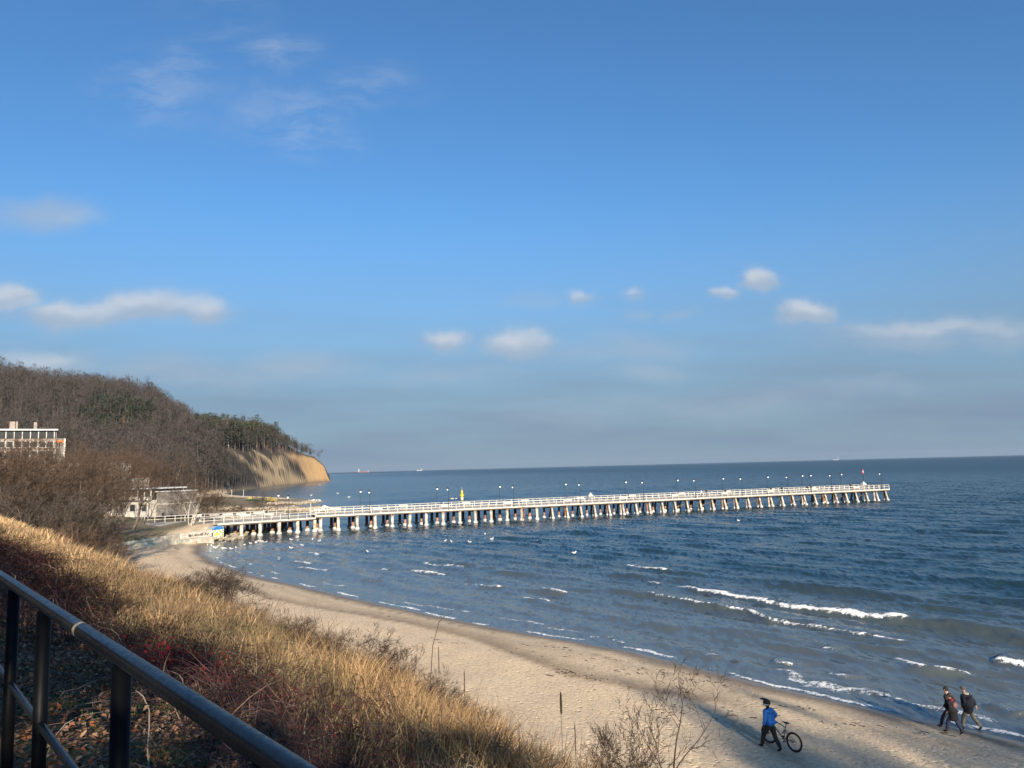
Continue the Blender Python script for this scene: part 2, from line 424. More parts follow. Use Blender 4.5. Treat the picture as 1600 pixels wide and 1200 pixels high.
def gz(x, y): return float(ground([[x, y]])[0])
def on_ground(px, py, z0=1.5, it=8):
    z = z0
    for _ in range(it):
        p = g(px, py, z); z = .5 * z + .5 * gz(p[0], p[1])
    p = g(px, py, z); return np.array([p[0], p[1], gz(p[0], p[1])])
# ------------------------------------------------------------------ terrain sheet
def polar(az, rr):
    A, Rr = np.meshgrid(az, rr, indexing='ij'); return np.stack([np.sin(A) * Rr, np.cos(A) * Rr], -1).reshape(-1, 2)
def grid_quads(na, nr, wrap=False):
    i = np.arange(na if wrap else na - 1)[:, None]; j = np.arange(nr - 1)[None, :]; i2 = (i + 1) % na
    return np.stack([(i * nr + j), (i * nr + j + 1), (i2 * nr + j + 1), (i2 * nr + j)], -1).reshape(-1, 4)
az = np.concatenate([np.linspace(-180, -48, 40, endpoint=False), np.linspace(-48, 42, 640, endpoint=False), np.linspace(42, 180, 50, endpoint=False)]) * math.pi / 180
rr = np.concatenate([[0.02], np.geomspace(.7, 440, 370, endpoint=False), np.linspace(440, 1110, 230, endpoint=False), np.geomspace(1110, 2600, 16)])
P = polar(az, rr)
Z, A_, D_, S_, PX_, HA_, HE_ = ground(P, True)
V = np.column_stack([P, Z]); Q = grid_quads(len(az), len(rr), True)
Q = Q[(Z[Q] > -1.2).any(1)]
x, y = P.T
def lerp(a, b, f): return a + (b - a) * f[:, None]
C_ = np.tile(np.array([.66, .515, .345]), (len(P), 1))                       # dry sand
n1 = fbm(x * .4, y * .4); n2 = fbm(x * .09, y * .09); n3 = fbm(x * 2.2, y * 2.2, 3)
C_ *= (1 + n1 * .18 + n3 * .12)[:, None]
wob = A_ + n1 * 2.2 + n2 * 3
band = np.exp(-((wob - 5.0) / .8) ** 2) * .22          # drift line: damp, weed-stained sand
C_ = lerp(C_, np.array([.21, .15, .095]), np.clip(band, 0, .8))
wet = sstep(A_ + n1 * 1.6, 3.4, 1.3)
C_ = lerp(C_, np.array([.17, .135, .10]), wet * .9)
C_ = lerp(C_, np.array([.10, .09, .075]), sstep(A_, .1, -1.2))
_tr = [g(*p_, 1.1)[:2] for p_ in ((1010, 1072), (1080, 1085), (1140, 1120), (1200, 1160), (1290, 1215))]; _td = np.full(len(P), 1e9)
for _i in range(4): _td = np.minimum(_td, seg_dist(P, _tr[_i], _tr[_i + 1]))
C_ = lerp(C_, np.array([.16, .12, .085]), np.exp(-((_td + n3 * .3) / .28) ** 2) * .4)
def line_mask(pts, w_in, w_out):
    L = [g(*p_, 1.0)[:2] for p_ in pts]; best = np.full(len(P), 1e9); sg = np.zeros(len(P)); idx = np.where((np.hypot(x, y) < 170) & (A_ > 0))[0]; Pp = P[idx]
    for i_ in range(len(L) - 1):
        AB = L[i_ + 1] - L[i_]; t_ = np.clip(((Pp - L[i_]) @ AB) / (AB @ AB), 0, 1); df = Pp - (L[i_] + t_[:, None] * AB); dd = np.hypot(*df.T); m_ = dd < best[idx]; k_ = idx[m_]; best[k_] = dd[m_]; sg[k_] = (df @ NV)[m_]
    return np.exp(-(best / np.where(sg > 0, w_out, w_in)) ** 2)
trough = line_mask([(300, 893), (420, 934), (520, 950), (640, 969), (740, 992), (830, 1030), (900, 1056), (1000, 1076), (1100, 1090)], .35, 1.5) * (.55 + .9 * (n1 + .5) * .6)  # mid-beach trough: wet sand and scarp shade put into the colour
drift = line_mask([(430, 908), (560, 934), (700, 962), (820, 988), (930, 1012), (1050, 1042), (1200, 1082), (1350, 1118), (1500, 1152)], .22, .3) * sstep(n3 + n1, -.05, .2)
C_ = lerp(C_, np.array([.20, .135, .085]), np.clip(trough * .78 + drift * .6, 0, .85))
slope_zone = sstep(D_, 18.0, 13.0) * sstep(S_, 90, 70) * (D_ > -60) * sstep(A_, 12, 16)
soil = lerp(np.tile(np.array([.105, .082, .05]), (len(P), 1)), np.array([.16, .135, .07]), sstep(n1, -.2, .3))
soil = lerp(soil, np.array([.085, .10, .045]), sstep(fbm(x * .8 + 31, y * .8), .0, .2) * .55)
litter = sstep(D_, 3.0, 2.2)
soil = lerp(soil, np.array([.12, .078, .055]), litter * .8)
moss = sstep(fbm(x * 1.7 + 5, y * 1.7), .02, .14) * sstep(D_, 1.9, 1.2)
soil = lerp(soil, np.array([.085, .10, .04]), moss * .8)
C_ = lerp(C_, soil, slope_zone)
C_ = lerp(C_, np.array([.25, .205, .15]) , sstep(D_ + n3 * .25, .62, .38) * sstep(D_, -3.6, -2.8) * slope_zone)  # trodden path
park = sstep(S_, 66, 84) * sstep(A_, 5, 8) * (y > 60) * (y < 330) * (np.interp(x, wall_line[:, 0], wall_line[:, 1]) < y)
gr = lerp(np.tile(np.array([.20, .155, .10]), (len(P), 1)), np.array([.13, .125, .06]), sstep(n1 + n2, -.05, .3))
C_ = lerp(C_, gr, park * 1.0)
rocky = sstep(S_, 150, 160) * (y > 150) * (y < 330) * sstep(A_, 14, 8)
C_ = lerp(C_, np.array([.19, .16, .12]), np.clip(rocky, 0, 1) * .8)
# hill: leaf litter under the wood, bare sandy cliff with scrub gullies
hz_on = (HA_ > 0) & (PX_ < 514) & (y > 250)
forest = np.tile(np.array([.085, .064, .048]), (len(P), 1)) * (1 + fbm(x * .08, y * .08) * .5)[:, None]
vfrac = np.clip(HA_ / HE_, 0, 1.4)
stripe = fbm((PX_ + vfrac * 75) * .055, vfrac * 1.3, 4) + fbm((PX_ + vfrac * 60) * .2, vfrac * 4, 3) * .5
bare = sstep(stripe + .10 * sstep(PX_, 440, 470) - .05 * sstep(PX_, 420, 380), .0, .06) * sstep(PX_, 338, 352)
bare = np.maximum(bare, sstep(PX_ + vfrac * 28 + fbm(x * .05, y * .05) * 10, 478, 486))
bare = bare * sstep(vfrac, 1.16, 1.02) * sstep(PX_ - (1 - vfrac) * 62, 330, 345)
sandc = lerp(np.tile(np.array([.56, .41, .235]), (len(P), 1)), np.array([.58, .37, .18]), sstep(PX_ + vfrac * 30, 470, 490)) * (1 + fbm(x * .25, y * .25, 4) * .45)[:, None]
scrub = np.tile(np.array([.075, .06, .045]), (len(P), 1)) * (1 + fbm(x * .2, y * .2) * .6)[:, None]
face = lerp(np.where((vfrac > 1.03)[:, None], forest, scrub), sandc, bare)
hc = np.where((PX_ > 330)[:, None], face, forest)
C_ = np.where(hz_on[:, None], hc, C_)
far_b = (y > 300) & (A_ < 14) & (A_ > 1) & ~hz_on
C_[far_b] = C_[far_b] * .95
m_ground = bpy.data.materials.new('sand_and_soil'); t = NT(m_ground)
pos = t.pos()
f1 = t.rng(t.noise(pos, 5.0, 6, .65), .25, .75, .74, 1.18); f2 = t.rng(t.noise(pos, 30., 4, .65), .25, .75, .80, 1.14)
sc1 = t.n('ShaderNodeVectorMath', operation='SCALE'); t.l(t.attr('Col'), sc1.inputs[0]); t.l(t.math('MULTIPLY', f1, f2), sc1.inputs['Scale'])
t.l(sc1.outputs[0], t.bsdf.inputs['Base Color'])
wetf = t.attr('wet', 'Fac'); t.l(t.rng(wetf, 0, 1, .92, .33, False), t.bsdf.inputs['Roughness'])
t.bsdf.inputs['Specular IOR Level'].default_value = .25
vor = t.n('ShaderNodeTexVoronoi'); vor.inputs['Scale'].default_value = 2.6; t.l(pos, vor.inputs['Vector'])
foot = t.rng(vor.outputs['Distance'], .0, .34)
hb = t.math('ADD', t.math('MULTIPLY', foot, .55), t.math('MULTIPLY', t.noise(pos, 9., 5, .6), .8))
dry = t.math('SUBTRACT', 1.0, wetf)
t.l(t.bump(t.math('MULTIPLY', hb, dry), .9, .07), t.bsdf.inputs['Normal'])
me = np_mesh('ground', V, quads=Q, mats=[m_ground], colors=np.clip(C_, .01, .9), smooth=True, fattr={'wet': sstep(A_ + n1 * .8, 2.2, .6) * (y < 330)})
tag(link('ground', me), 'pale sandy beach, brown grassy bluff, park lawn and wooded hill rising from the bay', None, None, 'structure')

# ------------------------------------------------------------------ sea
saz = np.concatenate([np.linspace(-31, 36, 640, endpoint=False), np.linspace(36, 110, 70)]) * math.pi / 180
sr = np.concatenate([np.geomspace(24, 420, 620, endpoint=False), np.geomspace(420, 16000, 150)])
SP = polar(saz, sr); SQ = grid_quads(len(saz), len(sr))
R_ = np.hypot(*SP.T); SA = -sdist(SP)                      # distance out from the shore
keep = SA > -2.0
SQ = SQ[keep[SQ].any(1)]
x, y = SP.T; D = SP @ NV; S = SP @ TV
near = R_ < 450
h = np.zeros(len(SP)); foam = np.zeros(len(SP)); dstep = R_ * .0047
rg = np.random.default_rng(3)
phw = fbm(x * .02, y * .02) * 14                              # bend the crests a little
shal = sstep(SA, 0, 16)
for lam, amp, n_ in ((11., .085, 3), (7., .075, 5), (4.6, .055, 6), (3., .034, 7), (1.9, .02, 7), (1.2, .012, 6)):
    for k in range(n_):
        ang = math.atan2(-NV[1], -NV[0]) + rg.normal(0, .15 if lam > 4 else .32)
        kx, ky = math.cos(ang) * 2 * math.pi / lam, math.sin(ang) * 2 * math.pi / lam
        ph = x * kx + y * ky + rg.random() * 7 + phw * 2 / lam
        env = .45 + 1.1 * vnoise(D / (lam * 2.2) + k * 13, S / (lam * 6) + lam)
        fade = np.clip(1.6 - 3.2 * dstep / lam, 0, 1)
        s_ = np.sin(ph); h += amp * .62 * env * fade * ((s_ * .5 + .5) ** 1.8 * 2 - .9)
h *= .25 + .75 * shal
# breaking crests, traced where they stand: (pixels), height, foam
def crest(pts, hgt, fo, w=.55, trail=1.6):
    global h, foam
    L = np.array([g(*p)[:2] for p in pts]); L2 = [L[0]]
    for i in range(len(L) - 1):
        for k in range(1, 9): L2.append(L[i] + (L[i + 1] - L[i]) * k / 8)
    L2 = np.array(L2); jit = fbm(L2[:, 0] * .5, L2[:, 1] * .5, 3) * 1.1; L2 = L2 + NV * jit[:, None]
    lo, hi = L2.min(0) - 8, L2.max(0) + 8
    idx = np.where((x > lo[0]) & (x < hi[0]) & (y > lo[1]) & (y < hi[1]))[0]
    if len(idx) == 0: return
    Pp = SP[idx]; best = np.full(len(idx), 1e9); sgn = np.zeros(len(idx)); tt = np.zeros(len(idx))
    n_ = len(L2) - 1
    for i in range(n_):
        A, B = L2[i], L2[i + 1]; AB = B - A; t_ = np.clip(((Pp - A) @ AB) / (AB @ AB), 0, 1); Qp = A + t_[:, None] * AB; df = Pp - Qp; dd = np.hypot(*df.T)
        m = dd < best; best[m] = dd[m]; sgn[m] = (df @ NV)[m]; tt[m] = ((i + t_) / n_)[m]
    ends = sstep(tt, 0, .16) * sstep(tt, 1, .84) * ((.62 if fo > .82 else .25) + (.7 if fo > .82 else 1.2) * vnoise(Pp[:, 0] * .55, Pp[:, 1] * .55)); rag = .55 + .9 * vnoise(Pp[:, 0] * 2.3 + 5, Pp[:, 1] * 2.3)
    side = np.where(sgn > 0, best / (w * 2.6), best / w)        # steep front towards the beach, long back
    h[idx] += hgt * np.exp(-side ** 2) * ends
    trough = np.exp(-((sgn + w * 2.2) / (w * 1.3)) ** 2) * np.exp(-(best / (w * 5)) ** 2)
    h[idx] -= hgt * .25 * trough * ends
    fr = np.exp(-np.where(sgn < 0, best / (w * .75), best / (w * .62)) ** 2) * .86 * fo
    tr = np.exp(-np.maximum(sgn, 0) / trail) * (sgn > 0) * .45 * fo * (best < trail * 3)
    foam[idx] = np.maximum(foam[idx], np.maximum(fr * rag, tr) * np.clip(ends * 1.6, 0, 1))
for c_ in (([(1036, 911), (1120, 928), (1200, 941), (1290, 954), (1380, 965), (1440, 970)], .5, 1.0, .5, 2.2), ([(972, 881), (1005, 886), (1046, 891)], .4, .95),
          ([(1010, 908), (1034, 912)], .35, .8), ([(975, 920), (1060, 937), (1150, 952), (1230, 970), (1330, 988), (1480, 1012)], .3, .83, .3, .7),
          ([(1440, 971), (1520, 980), (1610, 995)], .34, .12), ([(1385, 1027), (1440, 1043), (1525, 1057)], .34, .85), ([(1550, 1031), (1580, 1037), (1640, 1046)], .34, .85),
          ([(1290, 1011), (1312, 1015)], .28, .7), ([(1205, 1030), (1240, 1039)], .26, .7), ([(1290, 1050), (1334, 1060)], .26, .75), ([(1125, 1009), (1165, 1016), (1240, 1030)], .24, .2),
          ([(642, 889), (668, 893), (704, 897)], .3, .8), ([(655, 878), (690, 883), (730, 887)], .26, .7), ([(720, 909), (752, 913), (788, 919)], .26, .7), ([(800, 928), (826, 934), (862, 941)], .3, .8),
          ([(838, 921), (862, 924), (892, 929)], .3, .85), ([(455, 877), (478, 881), (506, 885)], .22, .7), ([(464, 886), (488, 889), (512, 893)], .24, .75), ([(482, 861), (498, 867)], .3, .9),
          ([(566, 905), (590, 909)], .2, .3), ([(597, 886), (608, 888)], .24, .8), ([(583, 900), (594, 902)], .2, .6), ([(570, 838), (592, 842)], .22, .6), ([(516, 835), (540, 840)], .2, .5), ([(430, 868), (436, 876)], .2, .6),
          ([(920, 994), (950, 997), (984, 1005)], .22, .6, .4, .6), ([(760, 962), (830, 975), (900, 988)], .2, .16), ([(1060, 1018), (1120, 1034)], .2, .3), ([(1000, 1003), (1080, 1017), (1160, 1036)], .22, .12),
          ([(880, 948), (980, 966), (1080, 985)], .22, .06), ([(1200, 1040), (1300, 1068), (1400, 1090)], .2, .12), ([(1540, 1100), (1600, 1118)], .22, .35), ([(700, 880), (780, 893), (860, 903)], .2, .08)):
    crest(c_[0], c_[1] * .6, c_[2], *c_[3:])
# scattered small whitecaps farther out
for k in range(26):
    px_ = rg.uniform(540, 1590); py_ = rg.uniform(760 if px_ < 500 else 815, 900) + (px_ - 800) * -.01
    w_ = rg.uniform(4, 13); 
    if rg.random() < .55: crest([(px_, py_), (px_ + w_ * .5, py_ + w_ * .08), (px_ + w_, py_ + w_ * .2)], .2, rg.uniform(.35, .75), .35, .4)
# foam lip where the last wave runs out on the sand
lip = np.exp(-((SA - .35 - fbm(x * .3, y * .3) * 1.6) / .28) ** 2) * sstep(fbm(x * .5 + 9, y * .5), -.2, .08) * (R_ < 190)
lip2 = np.exp(-((SA - 2.4 - fbm(x * .22 + 40, y * .22) * 4) / .45) ** 2) * sstep(fbm(x * .3 + 19, y * .3), -.04, .16) * .6 * (R_ < 160)
foam = np.maximum(foam, np.maximum(lip * .78, lip2))
h = h * near * sstep(SA, -1.0, 3.0)
h = np.where(SA < 2.5, np.maximum(h, .02), h) 
m_sea = bpy.data.materials.new('sea_water'); t = NT(m_sea)
pos = t.pos(); rzc = math.atan2(NV[1], NV[0])
def wavemap(sx, sy): return t.pos((sx, sy, 1.0), -rzc)
n_b = t.noise(wavemap(.16, .055), 1.0, 3, .6)
def slope(sx, sy, kn, kt, detail, rough):
    out = []
    for o_, k_, v_ in ((0., kn, NV), (37., kt, TV)):
        mp = t.n('ShaderNodeMapping', vector_type='POINT'); t.l(wavemap(sx, sy), mp.inputs[0]); mp.inputs['Location'].default_value = (o_, o_ * 2, o_)
        f_ = t.math('MULTIPLY', t.math('SUBTRACT', t.noise(mp.outputs[0], 1.0, detail, rough), .5), k_)
        q = t.n('ShaderNodeVectorMath', operation='SCALE'); q.inputs[0].default_value = (v_[0], v_[1], 0); t.l(f_, q.inputs['Scale']); out.append(q.outputs[0])
    return vadd(*out)
def vadd(a_, b_):
    q = t.n('ShaderNodeVectorMath', operation='ADD'); t.l(a_, q.inputs[0]); t.l(b_, q.inputs[1]); return q.outputs[0]
nrm = t.n('ShaderNodeNewGeometry').outputs['Normal']
calm = t.n('ShaderNodeVectorMath', operation='SCALE')
t.l(vadd(slope(1.9, .50, 2.3, 1.0, 4, .62), slope(.26, .05, .9, .3, 2, .6)), calm.inputs[0]); t.l(t.math('ADD', t.rng(t.attr('shal', 'Fac'), 0, 1, .34, .60, False), t.math('MULTIPLY', t.rng(t.attr('open', 'Fac'), 0, 1, 0., .95, False), t.rng(t.attr('offing', 'Fac'), 0, 1, 1., .1, False))), calm.inputs['Scale'])
opn = t.n('ShaderNodeVectorMath', operation='SCALE'); t.l(slope(1.2, .8, 1.3, 2.6, 3, .6), opn.inputs[0]); t.l(t.math('MULTIPLY', t.attr('open', 'Fac'), t.rng(t.attr('offing', 'Fac'), 0, 1, 1., .35, False)), opn.inputs['Scale'])
vn = t.n('ShaderNodeVectorMath', operation='NORMALIZE'); t.l(vadd(nrm, vadd(calm.outputs[0], opn.outputs[0])), vn.inputs[0])
t.l(vn.outputs[0], t.bsdf.inputs['Normal'])
deep = t.mix(t.rng(n_b, .35, .65), (.010, .028, .039), (.014, .037, .049))
shalc = t.attr('shal', 'Fac')
base = t.mix(shalc, (.082, .096, .098), deep)
fo = t.attr('foam', 'Fac')
fn = t.noise(pos, 3.2, 6, .7); fn2 = t.noise(pos, 14., 4, .7)
thr = t.math('ADD', t.math('MULTIPLY', t.math('SUBTRACT', fn, .5), 1.7), t.math('ADD', t.math('MULTIPLY', t.math('SUBTRACT', fn2, .5), 1.3), .52))
fm = t.math('MULTIPLY', t.rng(t.math('SUBTRACT', t.math('MULTIPLY', fo, 1.05), thr), -.03, .22), t.rng(fo, .05, .16))
t.l(t.mix(fm, base, (.80, .81, .80)), t.bsdf.inputs['Base Color'])
t.l(t.math('ADD', t.math('MULTIPLY', fm, .7), t.rng(t.attr('offing', 'Fac'), 0, 1, .19, .37, False)), t.bsdf.inputs['Roughness'])
t.bsdf.inputs['IOR'].default_value = 1.333; t.bsdf.inputs['Specular IOR Level'].default_value = .5
depth = sstep(SA + fbm(x * .08, y * .08) * 6, .5, 44)
h = h + np.where(foam > .3, (foam - .3) * .06, 0)
me = np_mesh('sea', np.column_stack([SP, h]), quads=SQ, mats=[m_sea], smooth=True, fattr={'foam': foam, 'shal': depth, 'open': sstep(SA, 60, 260), 'offing': sstep(SA, 90, 700)})
tag(link('sea', me), 'dark blue choppy sea with low white breakers near the beach', None, None, 'structure')
# ------------------------------------------------------------------ trees
m_bark = mat('bark_grey_brown', (.13, .107, .084), .9, .35, 3.)
m_twig = mat('twig_brown', (.072, .049, .035), .9, .35, 1.5)
m_twig2 = mat('twig_grey', (.068, .056, .047), .9, .3, 1.5)
m_birch = mat('birch_bark', (.44, .40, .35), .8, .5, 2.2)
m_pine_trunk = mat('pine_bark', (.30, .19, .12), .9, .35, 2.)
m_needle = mat('pine_needles', (.036, .048, .026), .85, .4, .5)
def rot_away(d, ang, az_):
    d = d / np.linalg.norm(d); a = np.cross(d, [0.3, .2, 1.0]); a /= np.linalg.norm(a); b = np.cross(d, a)
    return d * math.cos(ang) + (a * math.cos(az_) + b * math.sin(az_)) * math.sin(ang)
def bare_tree(seed, height, stems=1, spread=.5, levels=4, twigs=9, lean=(0, 0), crown_base=.3, rad=.2, droop=0.0, twig_w=.018):
    """returns (trunk Geo, crown arrays): trunk and limbs as tubes, fine twigs as slivers"""
    rg = np.random.default_rng(seed); tr = Geo(); cr = Geo(); tw = []
    def grow(p, d, L, r, lev):
        n_ = 4 if lev == 0 else 3; pts = [p]; dd = d / np.linalg.norm(d); q = p
        for i in range(n_):
            dd = dd + rg.normal(0, .10 + .04 * lev, 3) + np.array([0, 0, .06 - droop * lev]); dd /= np.linalg.norm(dd)
            q = q + dd * L / n_; pts.append(q)
        rads = [r * (1 - .62 * i / n_) for i in range(n_ + 1)]
        (tr if lev <= 1 else cr).tube(pts, rads, (7 if lev == 0 else 5 if lev == 1 else 3), caps=False)
        if lev >= levels - 1:
            for k in range(twigs):
                f = rg.uniform(.1, 1.0) * n_; i = min(int(f), n_ - 1); b = pts[i] + (pts[i + 1] - pts[i]) * (f - i)
                td = rot_away(pts[i + 1] - pts[i], rg.uniform(.25, .95), rg.uniform(0, 6.28)) + np.array([0, 0, .12 - droop])
                tl = rg.uniform(.35, .8) * L * .8; tw.append((b, b + td * tl, twig_w))
                for _ in range(2):
                    c = b + td * tl * rg.uniform(.3, .9); t2 = rot_away(td, rg.uniform(.4, .9), rg.uniform(0, 6.28)); tw.append((c, c + t2 * tl * .55, twig_w * .7))
            return
        k_ = rg.integers(4, 6) if lev == 0 else rg.integers(3, 5)
        for k in range(k_):
            f = (crown_base + (1 - crown_base) * (k + rg.uniform(.2, 1)) / k_) * n_ if lev == 0 else rg.uniform(.35, 1.0) * n_
            f = min(f, n_ - .01); i = int(f); b = pts[i] + (pts[i + 1] - pts[i]) * (f - i)
            nd = rot_away(pts[i + 1] - pts[i], rg.uniform(.45, 1.) * (spread + .35), rg.uniform(0, 6.28))
            grow(b, nd + np.array([0, 0, .15]), L * rg.uniform(.5, .72), rads[i] * .62, lev + 1)
        grow(pts[-1], dd, L * .55, rads[-1], lev + 1)
    for s_ in range(stems):
        a = rg.uniform(0, 6.28); sp = 0 if stems == 1 else rg.uniform(.12, .5) * spread * 1.6
        grow(np.array([math.cos(a) * .15 * (stems > 1), math.sin(a) * .15 * (stems > 1), -.15]), np.array([math.cos(a) * sp + lean[0], math.sin(a) * sp + lean[1], 1.]), height * (.52 if stems == 1 else .5) * rg.uniform(.88, 1.05), rad / math.sqrt(stems), 0)
    # twigs: one sliver each
    if tw:
        B = np.array([t_[0] for t_ in tw]); T = np.array([t_[1] for t_ in tw]); w_ = np.array([t_[2] for t_ in tw])
        dd = T - B; sd = np.cross(dd, rg.normal(0, 1, dd.shape)); sd /= np.linalg.norm(sd, axis=1)[:, None] + 1e-9
        b0 = len(cr.v)
        for i in range(len(B)):
            o = sd[i] * w_[i]; cr.v += [tuple(B[i] - o), tuple(B[i] + o), tuple(T[i])]; cr.f.append((b0 + 3 * i, b0 + 3 * i + 1, b0 + 3 * i + 2)); cr.m.append(0)
    return tr, cr
class TreeKind:
    def __init__(s, name, trc, mt, mc, cname='crown'):
        s.name = name; s.cname = cname; s.tm = trc[0].mesh(name + '_trunk', mt, True); s.cm = trc[1].mesh(name + '_crown', mc)
    def place(s, loc, rz, scale, label, cat, group=None):
        e = empty(s.name, loc, rz, label, cat, group); e.scale = (scale if hasattr(scale, '__len__') else (scale,) * 3)
        link('trunk', s.tm, e); link(s.cname, s.cm, e); return e
TK = [TreeKind('bare_tree', bare_tree(21, 13, 3, .55, 4, 8, rad=.26), m_bark, m_twig), TreeKind('bare_tree', bare_tree(22, 13, 4, .6, 4, 8, rad=.28), m_bark, m_twig),
      TreeKind('bare_tree', bare_tree(23, 14, 1, .75, 5, 5, crown_base=.3, rad=.24), m_bark, m_twig), TreeKind('bare_tree', bare_tree(24, 13, 2, .6, 4, 9, rad=.26), m_bark, m_twig2)]
ORD = 'first second third fourth fifth sixth seventh eighth ninth tenth eleventh twelfth thirteenth fourteenth fifteenth sixteenth seventeenth eighteenth nineteenth twentieth'.split(); ORD += ['twenty-' + o for o in ORD[:9]] + ['thirtieth'] + ['thirty-' + o for o in ORD[:9]]
SK = [TreeKind('bare_shrub', bare_tree(31, 4.2, 7, .9, 3, 12, rad=.09, twig_w=.012), m_twig, m_twig, 'branches'), TreeKind('bare_shrub', bare_tree(32, 4.2, 9, 1.1, 3, 12, rad=.09, twig_w=.012), m_twig2, m_twig, 'branches')]
BIRCH = TreeKind('birch_tree', bare_tree(41, 12, 3, .45, 4, 8, lean=(.25, 0), rad=.26, droop=.05), m_birch, m_twig)
def tree_px(kind, px, ybase, Yd, top, label, group=None, rz=None, cat='tree', nominal=13.0, widen=1.0):
    p = at(px, ybase, Yd); z = gz(p[0], p[1]); tz = at(px, top, Yd)[2]; k = max(.3, (tz - z) / nominal)
    return kind.place((p[0], p[1], z - .1), rz if rz is not None else random.uniform(0, 6.28), (k * widen, k * widen, k), label, cat, group)
GL = 'bare brown tree in the thicket beyond the grassy bluff'; GG = 'bare trees beyond the bluff'
for px, Yd, top in ((-60, 84, 655), (5, 80, 684), (48, 92, 682), (88, 86, 694), (20, 104, 680), (70, 112, 684), (-20, 118, 684), (98, 122, 688), (112, 104, 706), (34, 124, 680), (60, 100, 684), (40, 72, 736), (92, 78, 748)):
    tree_px(random.choice(TK[:2] + TK[3:]), px, 800, Yd, top, GL, GG, widen=1.25)
GL2 = 'bare spreading tree rising behind the white pavilion'; GG2 = 'bare trees behind the pavilion'
for px, Yd, top in ((150, 222, 690), (182, 216, 688), (215, 240, 690), (246, 214, 702), (268, 222, 716), (128, 214, 692), (232, 250, 694), (290, 235, 735)):
    tree_px(random.choice(TK), px, 800, Yd, top, GL2, GG2, widen=1.1)
TS = TreeKind('bare_tree', bare_tree(28, 12, 2, .5, 4, 3, rad=.2), m_bark, m_twig)
for px, Yd, top, lab in ((172, 160, 735, 'sparse bare tree before the left end of the white pavilion'), (232, 165, 740, 'sparse bare tree before the right end of the white pavilion'), (192, 172, 742, 'sparse bare tree before the middle of the white pavilion')): tree_px(TS, px, 800, Yd, top, lab, nominal=12)
for k_, (px, top) in enumerate(((96, 700), (112, 708), (134, 700), (150, 712), (168, 704), (186, 716))): tree_px(TK[1] if px % 4 else TK[0], px, 800, 186, top, 'bare brown tree screening the white villa, %s from the left' % ORD[k_], 'bare trees before the villa', widen=1.0)
tree_px(TreeKind('bare_tree', bare_tree(51, 14, 1, .6, 4, 5, lean=(.42, 0), crown_base=.35, rad=.3), m_bark, m_twig), 206, 815, 146, 712, 'tall bare tree leaning right on the lawn in front of the white pavilion', rz=0., cat='tree')
tree_px(TreeKind('bare_tree', bare_tree(52, 11, 1, .9, 5, 5, crown_base=.45, rad=.26), m_bark, m_twig), 283, 800, 160, 752, 'small forked bare tree standing left of the birch by the promenade', rz=1., widen=1.2)
tree_px(BIRCH, 297, 812, 140, 742, 'white-trunked birch with several leaning stems beside the pier entrance', rz=.1, nominal=12)
tree_px(TK[1], 322, 800, 178, 762, 'dense bare tree right behind the birch at the pier entrance', widen=1.5)
tree_px(TK[0], 338, 800, 205, 770, 'low bare tree behind the start of the pier railing', widen=1.6)
tree_px(TK[3], 408, 800, 215, 768, 'lone bare bushy tree on the stony shore behind the pier', widen=1.5)
tree_px(SK[0], 372, 800, 225, 785, 'small round bare bush on the stony shore behind the pier', nominal=4.2, widen=1.6, cat='shrub')
GL3 = 'bare brown shrub at the foot of the grassy bluff above the sea wall'; GG3 = 'shrubs at the bluff end'
for px, Yd, top in ((12, 66, 800), (55, 68, 795), (100, 70, 800), (130, 74, 803), (158, 78, 814), (150, 62, 856), (178, 62, 868), (120, 58, 842), (30, 60, 815), (75, 58, 815), (140, 92, 792), (100, 95, 785), (60, 90, 780)):
    tree_px(random.choice(SK), px, 880, Yd, top, GL3, GG3, nominal=4.2, widen=1.05, cat='shrub')

# pines along the cliff top
def pine(seed, height, bare=.5, width=2.3, clumps=26, spiky=.5):
    rg = np.random.default_rng(seed); tr = Geo(); cr = Geo()
    tr.tube([(0, 0, -1), (rg.normal(0, .15), rg.normal(0, .15), height * .5), (rg.normal(0, .25), rg.normal(0, .25), height * .97)], [.24, .17, .05], 6)
    for k in range(9):
        z = height * rg.uniform(.3, .95); a = rg.uniform(0, 6.28); L = width * .6
        tr.tube([(0, 0, z), (math.cos(a) * L, math.sin(a) * L, z + L * .2)], [.06, .02], 3, False)
    for k in range(clumps):
        f = rg.uniform(bare, 1.0); z = height * f; wr = width * (1 - spiky * ((f - bare) / (1 - bare))) * math.sqrt(rg.uniform(.02, 1)); a = rg.uniform(0, 6.28)
        c = np.array([math.cos(a) * wr, math.sin(a) * wr, z]); rr_ = rg.uniform(.7, 1.3)
        for q in range(26):
            o = rg.normal(0, 1, 3) * np.array([.62, .62, .3]) * rr_; dr = rg.normal(0, 1, 3) + np.array([0, 0, .4]); dr /= np.linalg.norm(dr)
            sd = np.cross(dr, rg.normal(0, 1, 3)); sd /= np.linalg.norm(sd); p = c + o; s_ = rg.uniform(.3, .6)
            cr.add([p - sd * s_ * .3, p + sd * s_ * .3, p + dr * s_ * 1.3], [(0, 1, 2)])
    return tr, cr
PK = [TreeKind('pine_tree', pine(61, 20, .5), m_pine_trunk, m_needle), TreeKind('pine_tree', pine(62, 21, .45, 2.6, 30), m_pine_trunk, m_needle), TreeKind('pine_tree', pine(63, 19, .58, 2.2, 22, .3), m_pine_trunk, m_needle)]
LK = [TreeKind('bare_tree', bare_tree(71, 17, 1, .38, 4, 6, crown_base=.35, rad=.26, twig_w=.05), m_bark, m_twig2), TreeKind('bare_tree', bare_tree(72, 17, 1, .5, 4, 6, crown_base=.3, rad=.26, twig_w=.05), m_bark, m_twig2)]
